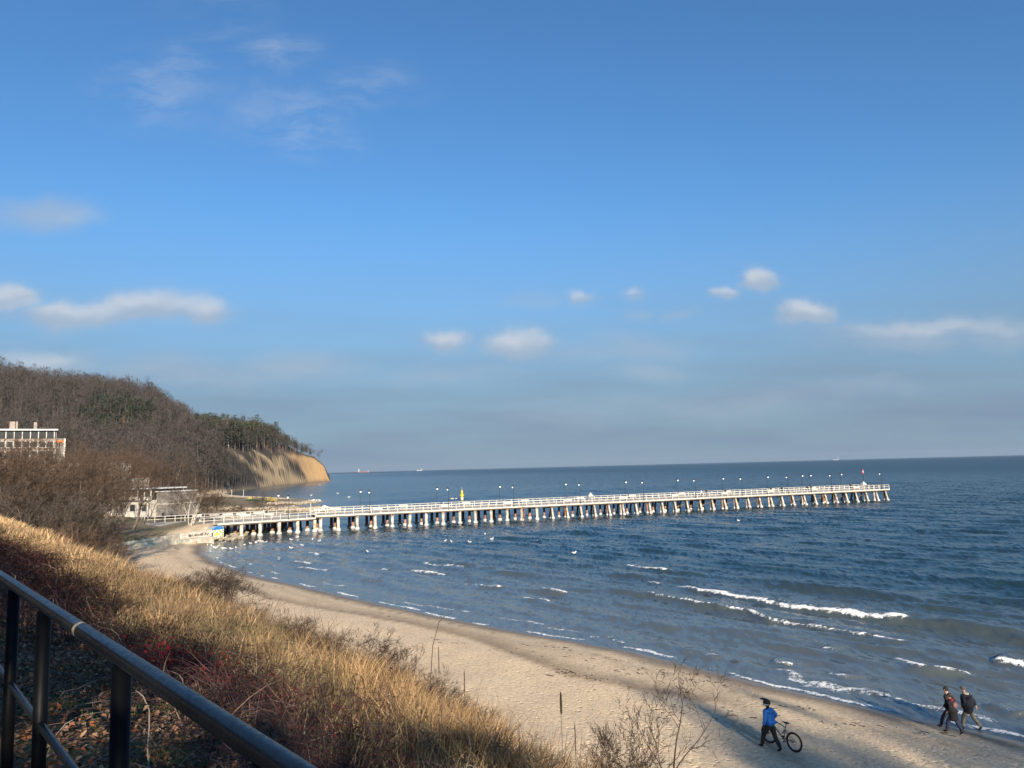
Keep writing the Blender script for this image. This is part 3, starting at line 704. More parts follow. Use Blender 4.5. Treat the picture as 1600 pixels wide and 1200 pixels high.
def hill_pt(px, off):
    Yd = float(np.interp(px, _hp, _foot)) + off; p = at(px, 700, Yd); return np.array([p[0], p[1], gz(p[0], p[1])])
for k_, px in enumerate(np.linspace(318, 434, 34)):
    px = px + random.uniform(-1.2, 1.2); o = float(np.interp(px, _hp, _edgeoff)) + random.uniform(8, 50); p = hill_pt(px, o)
    random.choice(PK).place(p, random.uniform(0, 6.28), random.uniform(.95, 1.25), 'dark pine with bare trunk on the cliff top, %s from the left of the row' % ORD[k_], 'pine tree', 'pines along the cliff top')
for k_, (px, k) in enumerate(((437, .9), (441, 1.), (446, .85), (450, 1.05), (454, .8), (459, .62), (463, .75), (470, .7), (474, .85), (478, .8), (483, .95), (487, .75), (491, .55))):
    p = hill_pt(px, float(np.interp(px, _hp, _edgeoff)) + random.uniform(3, 14))
    random.choice(LK).place(p, random.uniform(0, 6.28), k * .98, 'thin bare tree near the seaward end of the cliff, %s from the left' % ORD[k_], 'tree', 'thin trees at the end of the cliff')
p = hill_pt(500, float(np.interp(500, _hp, _edgeoff)) + 2); LK[0].place(p, 1.0, (.9, .9, .95), 'lone dark tree at the very tip of the cliff above the sea', 'tree')
p = hill_pt(357, 50); TreeKind('bare_tree', bare_tree(73, 26, 1, .3, 4, 4, crown_base=.6, rad=.55, twig_w=.05), mat('pale_bark', (.5, .44, .36), .8), m_twig2).place(p, 0., 1.0, 'tall pale dead-straight trunk at the left end of the bare cliff', 'tree')

# the wood on the hill: one far-off mass
def far_bare(rg):
    v = []; c = []
    def tri(a, b, d, cc): v.extend([a, b, d]); c.extend([cc] * 3)
    tk = np.array([.078, .07, .064]) * rg.uniform(.7, 1.5); tw_ = np.array([.060, .052, .049]) * rg.uniform(.75, 1.25)
    H = rg.uniform(15, 20); w = .26
    for a in (0, 2.1):
        o = np.array([math.cos(a) * w, math.sin(a) * w, 0]); tri(-o, o, np.array([rg.normal(0, .4), rg.normal(0, .4), H * .8]), tk)
    for k in range(10):
        z = H * rg.uniform(.3, .75); a = rg.uniform(0, 6.28); L = rg.uniform(3, 5.5); d = np.array([math.cos(a) * .7, math.sin(a) * .7, .9]) * L; o = np.array([-math.sin(a), math.cos(a), 0]) * .12
        b = np.array([0, 0, z]); tri(b - o, b + o, b + d, tk * .85)
    for k in range(80):
        f = rg.uniform(0, 1) ** .8; z = H * (.38 + .62 * f); wr = 3.9 * math.sin(min(1, (1.08 - f) * 1.35) * 1.57) * math.sqrt(rg.uniform(.05, 1)); a = rg.uniform(0, 6.28)
        b = np.array([math.cos(a) * wr, math.sin(a) * wr, z]); d = np.array([math.cos(a) * .55, math.sin(a) * .55, rg.uniform(.3, 1.2)]) + rg.normal(0, .35, 3); d *= rg.uniform(.9, 2.) / np.linalg.norm(d)
        o = np.cross(d, rg.normal(0, 1, 3)); o *= .13 / np.linalg.norm(o); tri(b - o, b + o, b + d, tw_ * rg.uniform(.8, 1.2))
    return np.array(v), np.array(c)
def far_pine(rg):
    v = []; c = []
    g_ = np.array([.026, .036, .026]) * rg.uniform(.8, 1.2); H = rg.uniform(15, 21); w = .2
    for a in (0, 2.1):
        o = np.array([math.cos(a) * w, math.sin(a) * w, 0]); v += [-o, o, np.array([0, 0, H])]; c += [np.array([.2, .14, .1])] * 3
    for k in range(110):
        f = rg.uniform(.32, 1.); wr = 3.2 * (1 - .75 * (f - .32) / .68) * math.sqrt(rg.uniform(.05, 1)); a = rg.uniform(0, 6.28)
        b = np.array([math.cos(a) * wr, math.sin(a) * wr, H * f]); d = np.array([math.cos(a), math.sin(a), rg.uniform(-.2, .7)]) * rg.uniform(.8, 1.5); o = np.cross(d, rg.normal(0, 1, 3)); o *= .4 / np.linalg.norm(o)
        v += [b - o, b + o, b + d]; c += [g_ * rg.uniform(.7, 1.3)] * 3
    return np.array(v), np.array(c)
rgf = np.random.default_rng(5)
TB = [far_bare(rgf) for _ in range(9)]; TP = [far_pine(rgf) for _ in range(5)]
VV = []; CV = []
N = 7400; fpx = np.concatenate([rgf.uniform(-90, 500, 7000), rgf.uniform(335, 470, 400)]); u_ = np.concatenate([rgf.uniform(-.04, 1.12, 7000), rgf.uniform(0, .35, 400)])
fo_ = np.interp(fpx, _hp, _foot); ro_ = np.interp(fpx, _hp, _ridoff); eo_ = np.interp(fpx, _hp, _edgeoff)
off = u_ * ro_ + 3; keepm = np.ones(N, bool)
cl = fpx > 338
on_face = cl & (off < eo_ + 2)
vfr = off / eo_
st_ = np.array(fbm((fpx + vfr * 75) * .055, vfr * 1.3, 4) + fbm((fpx + vfr * 60) * .2, vfr * 4, 3) * .5)
wooded = fpx < 341 + (1 - np.clip(vfr, 0, 1)) * 46
keepm &= ~(on_face & ~wooded & ((st_ > -.09) | (fpx > 470) | (rgf.random(N) < .3)))
keepm &= ~((fpx > 430) & (rgf.random(N) < .55)) & ~(fpx > 486)
prob = np.where(u_ < .25, .8, .62); keepm &= rgf.random(N) < prob
for i in np.where(keepm)[0]:
    p = at(fpx[i], 700, fo_[i] + off[i]); VV.append((p[0], p[1], i))
XY = np.array([(a, b) for a, b, _ in VV]); ZZ = ground(XY); allv = []; allc = []
for (a, b, i), z in zip(VV, ZZ):
    if z < 1.5: continue
    ppx, ppy = pix((a, b, z + 9)); isp = (((ppx - 175) / 66) ** 2 + ((ppy - 652) / 26) ** 2 < 1 and rgf.random() < .6) or (ppx > 305 and off[i] > eo_[i] and rgf.random() < .45) or rgf.random() < .03
    T_, c_ = (TP if isp else TB)[rgf.integers(0, 5 if isp else 9)]
    k = rgf.uniform(.75, 1.12) * (1.0 if not on_face[i] else .62 if wooded[i] else .28) * (float(np.interp(ppx, [430, 485], [1, .5])))
    a_ = rgf.uniform(0, 6.28); ca, sa = math.cos(a_), math.sin(a_)
    W = np.column_stack([(T_[:, 0] * ca - T_[:, 1] * sa) * k + a, (T_[:, 0] * sa + T_[:, 1] * ca) * k + b, T_[:, 2] * k + z - .3]); allv.append(W)
    allc.append(c_ * rgf.uniform(.85, 1.15))
AV = np.vstack(allv); AC = np.vstack(allc)
me = np_mesh('hillside_wood', AV, tris=np.arange(len(AV)).reshape(-1, 3), mats=[mat_attr('far_wood', .9)], colors=AC)
tag(link('hillside_wood', me), 'leafless brown wood with a dark green pine clump covering the hill', 'wood', None, 'stuff')
# ------------------------------------------------------------------ pier
m_white = mat('white_paint', (.45, .43, .39), .6, .14, 1.2)
m_dirtywhite = mat('weathered_white', (.46, .425, .37), .8, .45, 1.3, c2=(.26, .20, .135))
m_rustpile = mat('rusty_pile', (.30, .15, .085), .9, .5, 1.6, c2=(.13, .075, .05))
m_deckwood = mat('deck_boards', (.42, .38, .33), .85, .3, 2.5)
m_beamwood = mat('dark_beam', (.11, .09, .075), .9, .4, 2.)
m_black = mat('black_iron', (.022, .023, .026), .5, .3, 5.)
m_globe = bpy.data.materials.new('opal_glass'); _t = NT(m_globe); _t.bsdf.inputs['Base Color'].default_value = (.86, .90, .95, 1); _t.bsdf.inputs['Roughness'].default_value = .15
_t.l(_t.mix(_t.rng(_t.noise(_t.pos(), 3., 2), .3, .7), (.80, .86, .92), (.88, .92, .96)), _t.bsdf.inputs['Base Color'])
ZD = 3.1; Z1 = 2.75
PK0 = g(494, 805.8, ZD); PE = g(1390, 763.8, ZD); pdir = (PE - PK0)[:2]; PLEN = np.linalg.norm(pdir); pdir /= PLEN; pn = np.array([-pdir[1], pdir[0]])
PW = 9.0
PA = g(340, 818.3, Z1); PB = PK0.copy(); PB[2] = Z1
fdir = (PB - PA)[:2]; FLEN = np.linalg.norm(fdir); fdir /= FLEN; fn_ = np.array([-fdir[1], fdir[0]]); FW = 16.0
pier = empty('pier', (PA[0], PA[1], 0), 0, 'long white-railed wooden pier on pale piles running out into the bay', 'pier')
PO = np.array([PA[0], PA[1], 0])
def PP(l, w, z): q = PK0[:2] + pdir * l + pn * w; return Vector((q[0] - PO[0], q[1] - PO[1], z))       # along the main walkway, local to the pier
def PF(l, w, z): q = PA[:2] + fdir * l + fn_ * w; return Vector((q[0] - PO[0], q[1] - PO[1], z))       # along the wide entrance platform
def slab(fr, l0, l1, w0, w1, z0, z1, name, m):
    ge = Geo(); vs = [fr(l, w, z) for z in (z0, z1) for l, w in ((l0, w0), (l1, w0), (l1, w1), (l0, w1))]
    ge.add(vs, [(3, 2, 1, 0), (4, 5, 6, 7), (0, 1, 5, 4), (1, 2, 6, 5), (2, 3, 7, 6), (3, 0, 4, 7)]); return ge.obj(name, m, pier)
slab(PF, -9, FLEN, .06, FW, Z1 - .12, Z1, 'entrance_deck', m_deckwood)
slab(PP, 0.05, PLEN, .06, PW - .06, ZD - .12, ZD, 'walkway_deck', m_deckwood)
for fr, l0, l1, w, z in ((PF, 0, FLEN - .1, 0, Z1), (PF, 0, FLEN - .1, FW + .06, Z1), (PP, 0, PLEN, 0, ZD), (PP, 0, PLEN, PW, ZD)):
    Geo().beam(fr(l0, w, z - .12), fr(l1, w, z - .12), .09, .34).obj('edge_board', m_white, pier)
    Geo().beam(fr(l0, w + (.3 if w < 2 else -.3), z - .36), fr(l1, w + (.3 if w < 2 else -.3), z - .36), .2, .28).obj('stringer', m_beamwood, pier)
Geo().beam(PP(PLEN, 0.06, ZD - .12), PP(PLEN, PW - .06, ZD - .12), .09, .34).obj('edge_board', m_white, pier)
# railing
RH = 1.12
g_post = Geo().box((0, 0, RH / 2), (.11, .11, RH)); me_post = g_post.mesh('rail_post', m_white)
def rail_run(fr, l0, l1, w, z, step=1.835):
    n_ = max(1, round((l1 - l0) / step))
    for i in range(n_ + 1): link('rail_post', me_post, pier, fr(l0 + (l1 - l0) * i / n_, w, z))
    Geo().beam(fr(l0 - .05, w, z + RH + .02), fr(l1 + .05, w, z + RH + .02), .13, .09).obj('handrail', m_white, pier)
    Geo().beam(fr(l0, w - .07, z + RH * .56), fr(l1, w - .07, z + RH * .56), .05, .10).obj('mid_rail', m_white, pier)
rail_run(PF, -4.2, FLEN - .12, .09, Z1); rail_run(PF, -9, FLEN - .12, FW - .1, Z1)
rail_run(PP, .1, PLEN - .1, .09, ZD); rail_run(PP, .1, PLEN - .1, PW - .09, ZD)
ew = Geo()
for i in range(1, 5): link('rail_post', me_post, pier, PP(PLEN - .1, PW * i / 5, ZD))
Geo().beam(PP(PLEN - .1, .1, ZD + RH + .02), PP(PLEN - .1, PW - .1, ZD + RH + .02), .13, .09).obj('handrail', m_white, pier)
Geo().beam(PP(PLEN - .04, .1, ZD + RH * .56), PP(PLEN - .04, PW - .1, ZD + RH * .56), .05, .10).obj('mid_rail', m_white, pier)
Geo().beam(PP(.1, PW, ZD + RH), PF(FLEN - .2, FW - .1, Z1 + RH), .13, .09).obj('handrail', m_white, pier)
# flagpole-like white post at the step between the two decks
Geo().tube([PP(-.6, 3.2, Z1), PP(-.6, 3.2, Z1 + 2.6)], .07, 6).obj('marker_post', m_white, pier)
# bents
def pile(fr, l, w, z, r, m, rake=0.0, seed=0, foot=True):
    rg_ = np.random.default_rng(seed); jx = rg_.uniform(-.12, .12)
    top = fr(l + jx, w, z - .5); bot = fr(l + jx + rg_.uniform(-.08, .08), w + rake, -1.0); mid = top.lerp(bot, .5)
    o = Geo().tube([top, mid, bot], [r, r * rg_.uniform(.97, 1.05), r * 1.05], 9).obj('pile', m, pier, True)
    if foot:
        f = (top.z - .42) / (top.z + 1.0); c = top.lerp(bot, f); c2 = top.lerp(bot, (top.z + .15) / (top.z + 1.0))
        o2 = Geo().tube([c, c.lerp(c2, .35), c2], [r * 1.05, r * 1.55, r * 1.75], 9).obj('splash_collar', m_foot, o, True)
    return o
m_foot = mat('whitened_foot', (.47, .46, .44), .8, .2, 3.)
sd = 0
nb = int(FLEN // 3.67)
for b in range(nb + 1):
    l = .9 + b * 3.67
    for k, w in enumerate((.5, 4.2, 8.2, 12.2, 15.6)):
        sd += 1; pile(PF, l, w, Z1, .33, m_dirtywhite if k == 0 else m_rustpile, 0, sd, foot=b > 0)
    Geo().beam(PF(l, .25, Z1 - .62), PF(l, FW - .2, Z1 - .62), .34, .3).obj('cap_beam', m_beamwood, pier)
nb = int((PLEN - 1) // 3.69)
for b in range(nb + 1):
    l = .9 + b * 3.69; far = l > 52
    spec = [(.5, -1.05 if far else 0., m_dirtywhite), (4.4, 0., m_rustpile), (8.5, 1.0 if far else 0, m_rustpile)]
    if far: spec.insert(1, (1.0, -.1, m_dirtywhite if b % 3 else m_rustpile))
    for w, rk, m in spec:
        sd += 1; pile(PP, l, w, ZD, .235 if far else .31, m, rk, sd)
    Geo().beam(PP(l, .2, ZD - .66), PP(l, PW - .2, ZD - .66), .34, .32).obj('cap_beam', m_beamwood, pier)
    if 80 < l < 112 or 118 < l < 150:
        if b % 2: Geo().beam(PP(l, 1.2, .9), PP(l + 3.69, 1.6, 1.7), .12, .16).obj('brace', m_beamwood, pier)
ld = Geo()
for w_ in (0., .55): ld.beam(PP(45.0 + w_, -.12, -.3), PP(45.0 + w_, -.12, ZD), .07, .07)
for k in range(9): ld.beam(PP(45.0, -.12, .1 + k * .35), PP(45.55, -.12, .1 + k * .35), .04, .04)
ld.obj('ladder', m_rustpile, pier)
# benches
mb = [Geo().box((0, 0, .46), (2.0, .5, .06)).mesh('seat', m_white), Geo().box((0, .27, .80), (2.0, .06, .42)).mesh('backrest', m_white), Geo().box((0, .05, .22), (.08, .45, .44)).mesh('leg', m_white)]
def bench(loc, rz, label, group):
    e = empty('white_bench', loc, rz, label, 'bench', group)
    link('seat', mb[0], e); link('backrest', mb[1], e)
    for s_ in (-.8, .8): link('leg', mb[2], e, (s_, 0, 0))
    return e
ang = math.atan2(pdir[1], pdir[0]); angf = math.atan2(fdir[1], fdir[0])
def wl_(fr, l, w, z): v = fr(l, w, z); return (v.x + PO[0], v.y + PO[1], z)
for i, l in enumerate(np.arange(5.5, PLEN - 6, 14.7)): bench(wl_(PP, l + 7, .55, ZD), ang + math.pi, 'white bench against the near railing of the pier walkway, %s from the shore' % ORD[i], 'benches on the near side of the walkway')
for i, l in enumerate(np.arange(5.5, PLEN - 6, 14.7)): bench(wl_(PP, l, PW - .55, ZD), ang, 'white bench against the far railing of the pier walkway, %s from the shore' % ORD[i], 'benches on the far side of the walkway')
for i, l in enumerate((4.2, 6.8, 9.6, 13.2)): bench(wl_(PF, l, FW - .55, Z1), angf, 'white bench along the far rail of the wide pier entrance, %s from the shore' % ORD[i], 'benches on the pier entrance')
for i, l in enumerate((3.0, 8., 12.8)): bench(wl_(PF, l, FW * .55, Z1), angf + math.pi, 'white bench amid the wide pier entrance deck, %s from the shore' % ORD[i], 'benches amid the pier entrance')
# lamps
ml = [Geo().tube([(0, 0, 0), (0, 0, 1.0), (0, 0, 4.75)], [.07, .055, .04], 6).mesh('pole', m_black), Geo().tube([(0, 0, 4.5), (0, .2, 4.66), (0, .42, 4.62)], [.03, .03, .03], 5).lathe([(.02, 4.75), (.10, 4.6), (.22, 4.42), (.24, 4.36)], (0, .45, 0), 10).mesh('hood', m_black),
      Geo().ball((0, .45, 4.2), (.21, .21, .21), 10, 7).mesh('globe', m_globe, True), Geo().box((0, 0, .12), (.2, .2, .24)).mesh('foot', m_black)]
def lamp(loc, rz, label, group=None):
    e = empty('pier_lamp', loc, rz, label, 'lamp', group)
    p_ = link('pole', ml[0], e); h_ = link('hood', ml[1], e); link('globe', ml[2], h_); link('foot', ml[3], e); return e
def px_on(fr, w, z, px, lo, hi, world=True):
    for _ in range(40):
        m = (lo + hi) / 2; v = fr(m, w, z); q = pix((v.x + PO[0], v.y + PO[1], z))[0]
        if q < px: lo = m
        else: hi = m
    return lo
for i, px in enumerate((578, 701, 803, 907, 1006, 1087, 1160, 1232, 1300, 1378)):
    l = px_on(PP, -.1, ZD, px, -5, PLEN); lamp(wl_(PP, l, -.12, ZD), ang, 'black lamp with white globe on the near walkway rail, %s from the shore' % ORD[i], 'lamps on the near rail')
for i, px in enumerate((563, 683, 781, 884, 978, 1059, 1130, 1200, 1254, 1267, 1315)):
    l = px_on(PP, PW, ZD, px, -5, PLEN + 9); lamp(wl_(PP, min(l, PLEN), PW + .12, ZD), ang + math.pi, 'black lamp with white globe on the far walkway rail, %s from the shore' % ORD[i], 'lamps on the far rail')
lamp(wl_(PF, px_on(PF, -.1, Z1, 451, -9, FLEN), -.12, Z1), angf, 'black lamp with white globe on the near rail of the wide pier entrance')
lamp(wl_(PF, px_on(PF, FW, Z1, 434, -9, FLEN + 9), FW + .12, Z1), angf + math.pi, 'black lamp with white globe on the far rail of the wide pier entrance')
e = empty('signal_mast', wl_(PP, PLEN - .5, PW - .6, ZD), ang, 'dark mast with a red and white signal at the pier end', 'mast')
Geo().tube([(0, 0, 0), (0, 0, 4.2)], .06, 6).obj('pole', m_black, e); m_red = mat('signal_red', (.55, .04, .04), .5)
Geo().lathe([(.0, 4.2), (.2, 4.2), (.2, 4.6), (0, 4.6)], n=10).obj('red_lower_band', m_red, e); Geo().lathe([(.0, 4.605), (.2, 4.605), (.2, 5.1), (0, 5.1)], n=10).obj('white_band', m_white, e); Geo().lathe([(.0, 5.105), (.2, 5.105), (.12, 5.4), (0, 5.45)], n=10).obj('red_cap', m_red, e)
def kiosk(l, w, label):
    e = empty('canvas_stand', wl_(PP, l, w, ZD), ang, label, 'stand')
    for a in (-.5, .5): Geo().tube([(a, -.35, 0), (0, 0, 1.9)], .03, 5).obj('leg', m_white, e); Geo().tube([(a, .35, 0), (0, 0, 1.9)], .03, 5).obj('leg', m_white, e)
    Geo().add([(-.75, -.5, 1.15), (.75, -.5, 1.15), (.75, .5, 1.15), (-.75, .5, 1.15), (0, 0, 2.15)], [(0, 1, 4), (1, 2, 4), (2, 3, 4), (3, 0, 4), (3, 2, 1, 0)]).obj('canvas_cover', m_white, e)
kiosk(px_on(PP, PW - 2, ZD, 923, 0, PLEN), PW - 2, 'small white pointed stand halfway along the pier'); kiosk(px_on(PP, PW - 3, ZD, 1350, 0, PLEN + 9), PW - 3, 'small white pointed stand near the pier end')

# ------------------------------------------------------------------ sea wall with painted block
m_conc = mat('old_concrete', (.43, .40, .34), .9, .35, 1.2, bump=.3)
m_concp = mat('painted_concrete_green', (.40, .43, .37), .9, .3, .9)
sw = empty('sea_wall', (W2[0], W2[1], 0), 0, 'low curved concrete sea wall with scrawled graffiti below the lawn', 'wall')
WL = np.array([(W0 - (W1 - W0) * .6), W0, W1, (W1 + W2) / 2 + NV * .5, W2, W3 ])
O2 = np.array([W2[0], W2[1]])
def wallz(i): return [2.1, 2.0, 2.05, 2.1, 2.2, 2.45][i]
for i in range(len(WL) - 1):
    a, b = WL[i] - O2, WL[i + 1] - O2; dd = (b - a) / np.linalg.norm(b - a); nn = np.array([dd[1], -dd[0]])      # nn: towards the beach
    za, zb_ = wallz(i), wallz(i + 1); ge = Geo(); v = []
    for p_, zt in ((a, za), (b, zb_)):
        for off_, z in ((.9, .1), (.85, 1.15), (.25, 1.32), (.12, zt), (-.35, zt), (-.35, .1)): q = p_ + nn * off_; v.append((q[0], q[1], z))
    fs = [(k, (k + 1) % 6, (k + 1) % 6 + 6, k + 6) for k in range(6)] + [(5, 4, 3, 2, 1, 0), (6, 7, 8, 9, 10, 11)]
    ge.add(v, fs).obj('wall_section', m_concp if i < 3 else m_conc, sw)
# graffiti: black scrawl and a pale green tag, flat paint set on the face
def stroke_set(base, ux, strokes, size, m, name, w=.07):
    ge = Geo(); ux = Vector((ux[0], ux[1], 0)); 
    for st in strokes:
        for (x0, z0), (x1, z1) in zip(st[:-1], st[1:]):
            p0 = Vector(base) + ux * x0 * size + Vector((0, 0, z0 * size)); p1 = Vector(base) + ux * x1 * size + Vector((0, 0, z1 * size)); ge.beam(p0, p1, .02, w)
    return ge.obj(name, m, sw)
def ring(cx, cz, r, n=8): return [(cx + r * math.cos(2 * math.pi * k / n), cz + r * math.sin(2 * math.pi * k / n)) for k in range(n + 1)]
seg = WL[5] - WL[4]; L_ = np.linalg.norm(seg); ud = seg / L_; un = np.array([ud[1], -ud[0]])
m_ink = mat('black_spray', (.025, .022, .022), .7); m_tag = mat('pale_green_spray', (.30, .42, .36), .8); m_tagw = mat('white_spray', (.72, .72, .68), .8)
bp = (WL[4] - O2) + ud * 1.7 + un * .24
S_ = [ring(0.1, .35, .28), ring(.1, .35, .14), [(.35, .5), (.6, .3), (.5, .1)], [(.8, .8), (.75, .2), (1.1, .2)], ring(1.4, .35, .18), [(1.22, .35), (1.58, .38)], ring(1.9, .35, .2), ring(2.4, .35, .2), ring(3.0, .38, .3), ring(3.0, .38, .13), [(3.7, .1), (4.0, .7), (4.15, .1)], [(3.8, .35), (4.1, .35)], [(4.35, .6), (4.45, .1)], [(4.5, .1), (4.8, .62), (4.6, .62)]]
stroke_set((bp[0], bp[1], 1.42), ud, S_, .75, m_ink, 'graffiti_scrawl')
seg3 = WL[4] - WL[3]; u3 = seg3 / np.linalg.norm(seg3); n3_ = np.array([u3[1], -u3[0]]); b3 = (WL[4] - O2) - u3 * 2.6 + n3_ * .93
Geo().beam((b3[0], b3[1], .78), (b3[0] + u3[0] * 2.9, b3[1] + u3[1] * 2.9, .78), .02, .72).obj('graffiti_patch', m_tag, sw)
b3 = b3 + n3_ * .015
stroke_set((b3[0], b3[1], .5), u3, [[(0, .6), (.5, .75), (.1, .3), (.7, .1)], [(.9, 0), (1.3, .8)], [(1.5, .7), (1.9, .5), (1.6, .2), (2.2, .1)], [(2.4, .6), (2.9, .2)], [(2.4, .15), (3., .65)]], .9, m_tagw, 'graffiti_letters', .09)
# mural block at the pier root
mb_ = empty('mural_block', (0, 0, 0), 0, 'concrete block painted with blue and yellow mural where the pier begins', 'mural')
m0 = g(328.5, 840.2, .85); m1 = g(349.5, 838.2, .85); ux = (m1 - m0)[:2]; Wd = np.linalg.norm(ux); ux /= Wd; uy = np.array([-ux[1], ux[0]])
mb_.location = (m0[0], m0[1], .6); mb_.rotation_euler = (0, 0, math.atan2(ux[1], ux[0]))
Hh = 2.15
prof = [(0, 0), (Wd, 0), (Wd, Hh * .80), (Wd * .86, Hh * 1.0), (Wd * .42, Hh * 1.0), (0, Hh * .70)]
v = [(a, 0, b) for a, b in prof] + [(a, 1.6, b) for a, b in prof]; n_ = len(prof)
Geo().add(v, [tuple(range(n_)), tuple(reversed(range(n_, 2 * n_)))] + [((k + 1) % n_, k, k + n_, (k + 1) % n_ + n_) for k in range(n_)]).obj('concrete_body', mat('blue_grey_paint', (.30, .34, .40), .8, .3, 2.), mb_)
v = [(Wd * .02, -.012, Hh * .67), (Wd * .97, -.012, Hh * .72), (Wd * .97, -.012, Hh * .80), (Wd * .85, -.012, Hh * .985), (Wd * .43, -.012, Hh * .985), (Wd * .02, -.012, Hh * .71)]
Geo().add(v, [(0, 1, 2, 3, 4, 5)]).obj('blue_roof_paint', mat('mural_blue', (.02, .15, .42), .7, .25, 3.), mb_)
m_mur = bpy.data.materials.new('mural_pattern'); t = NT(m_mur); co = t.coord('Object'); sp = t.n('ShaderNodeSeparateXYZ'); t.l(co, sp.inputs[0])
ax = t.math('ABSOLUTE', t.math('SUBTRACT', sp.outputs[0], Wd * .5)); azz = t.math('ABSOLUTE', t.math('SUBTRACT', sp.outputs[2], Hh * .34)); cb = t.n('ShaderNodeCombineXYZ'); t.l(ax, cb.inputs[0]); t.l(azz, cb.inputs[1])
nn_ = t.noise(cb.outputs[0], 2.3, 1, .4); c_a = t.mix(t.rng(nn_, .47, .49), (.75, .62, .05), (.72, .74, .60)); c_b = t.mix(t.rng(t.noise(cb.outputs[0], 3.4, 1, .4), .52, .54), c_a, (.03, .10, .17))
t.l(c_b, t.bsdf.inputs['Base Color']); t.bsdf.inputs['Roughness'].default_value = .7
Geo().add([(Wd * .02, -.015, .05), (Wd * .97, -.015, .05), (Wd * .97, -.015, Hh * .715), (Wd * .02, -.015, Hh * .665)], [(0, 1, 2, 3)]).obj('yellow_mural', m_mur, mb_)
p_ = g(336, 818.5, 2.2)
Geo().add([(-1.3, -.02, .25), (-.05, -.02, .25), (-.05, -.02, 1.35), (-.35, -.02, 1.35), (-1.3, -.02, .95)], [(0, 1, 2, 3, 4)]).add([(-1.3, .5, .25), (-.05, .5, .25), (-.05, .5, 1.35), (-.35, .5, 1.35), (-1.3, .5, .95)], [(4, 3, 2, 1, 0)]).add([(-1.3, -.02, .95), (-.35, -.02, 1.35), (-.35, .5, 1.35), (-1.3, .5, .95)], [(0, 1, 2, 3)]).obj('pink_shoulder', mat('faded_pink_paint', (.55, .27, .23), .8, .3, 2.), mb_)
# ------------------------------------------------------------------ buildings beyond the trees
m_wallw = mat('white_render', (.50, .475, .435), .85, .15, .8); m_glass = mat('dark_glass', (.035, .04, .045), .15, .3, 2., spec=.5); m_roofr = mat('red_tiles', (.42, .09, .045), .8, .35, 3.); m_grey = mat('grey_panel', (.17, .16, .15), .8, .3, 1.)
m_roofl = mat('pale_roof_sheet', (.45, .46, .47), .6, .2, 1.); m_brickp = mat('pinkish_brick', (.27, .225, .20), .9, .3, 2.); m_orange = mat('orange_panel', (.55, .17, .06), .7)
def building(name, loc, rz, label): return empty(name, loc, rz, label, 'building')
# pavilion: white ground floor, glazed upper floor with white posts, flat roofs
b0 = at(163, 790, 192); b1 = at(236, 790, 186); bl = np.linalg.norm((b1 - b0)[:2]); bz = gz(b0[0], b0[1])
pv = building('white_pavilion', (b0[0], b0[1], bz - .3), math.atan2(b1[1] - b0[1], b1[0] - b0[0]), 'two-storey white pavilion with dark glazed upper floor behind bare trees')
Geo().box((bl / 2, 5, 2.0), (bl, 10, 4.0)).obj('ground_floor', m_wallw, pv); Geo().box((bl / 2, 5.2, 5.3), (bl - 1.2, 9, 2.6)).obj('upper_floor', m_glass, pv)
Geo().box((bl / 2, 5, 6.75), (bl + 1, 11, .3)).obj('flat_roof', m_roofl, pv)
Geo().box((bl / 2, -.35, 4.35), (bl, .15, .9)).obj('balcony_parapet', m_wallw, pv); Geo().box((bl / 2, -.1, 3.95), (bl, .9, .2)).obj('balcony_slab', m_grey, pv)
for k in range(8): Geo().box((.3 + k * (bl - .6) / 7, .2, 5.25), (.25, .25, 2.7)).obj('white_post', m_wallw, pv)
for k in range(4):
    w_ = Geo().box((1.8 + k * (bl - 3.2) / 3.2, -.02, 2.2), (1.6, .08, 1.6)).obj('window', m_glass, pv); Geo().box((1.8 + k * (bl - 3.2) / 3.2, -.08, 1.34), (1.9, .12, .1)).obj('sill', m_roofl, w_)
Geo().box((bl + 1.9, 6, 2.9), (3.6, 9, 5.8)).obj('side_wing', m_grey, pv); Geo().box((bl + 1.9, 6, 5.95), (4.2, 9.6, .25)).obj('side_wing_roof', m_roofl, pv); Geo().box((bl + 1.95, 6, 3.0), (3.85, 9.2, .16)).obj('side_wing_band', m_wallw, pv)
rh = at(213, 757, 225); hz_ = gz(rh[0], rh[1])
hs_ = building('red_roofed_house', (rh[0], rh[1], hz_ - .5), .15, 'white house showing only its red hipped tile roof above the pavilion'); zt = rh[2] - hz_ + .5
Geo().box((0, 4, zt / 2), (7.5, 7, zt)).obj('wall', m_wallw, hs_)
r_ = Geo().add([(-4.2, 0, zt), (4.2, 0, zt), (4.2, 8, zt), (-4.2, 8, zt), (-1.2, 4, zt + 2.3), (1.2, 4, zt + 2.3)], [(0, 1, 5, 4), (1, 2, 5), (2, 3, 4, 5), (3, 0, 4), (3, 2, 1, 0)]).obj('roof', m_roofr, hs_); Geo().box((-.6, 4, zt + 2.3), (.5, .5, .9)).obj('chimney', m_wallw, r_)
for k in (-2, 2):
    w_ = Geo().box((k, .46, zt - 1.4), (1.1, .08, 1.3)).obj('window', m_glass, hs_)
c0 = at(102, 750, 205); c1 = at(192, 750, 200); cl_ = np.linalg.norm((c1 - c0)[:2]); cz = gz(c0[0], c0[1]); ct = at(102, 722, 205)[2] - cz
wb = building('white_villa', (c0[0], c0[1], cz - .4), math.atan2(c1[1] - c0[1], c1[0] - c0[0]), 'tall white villa half hidden in bare trees left of the red roof')
Geo().box((cl_ * .32, 5, ct / 2), (cl_ * .64, 10, ct)).obj('main_block', m_wallw, wb); Geo().box((cl_ * .82, 5, ct * .34), (cl_ * .36, 9, ct * .68)).obj('side_block', m_wallw, wb)
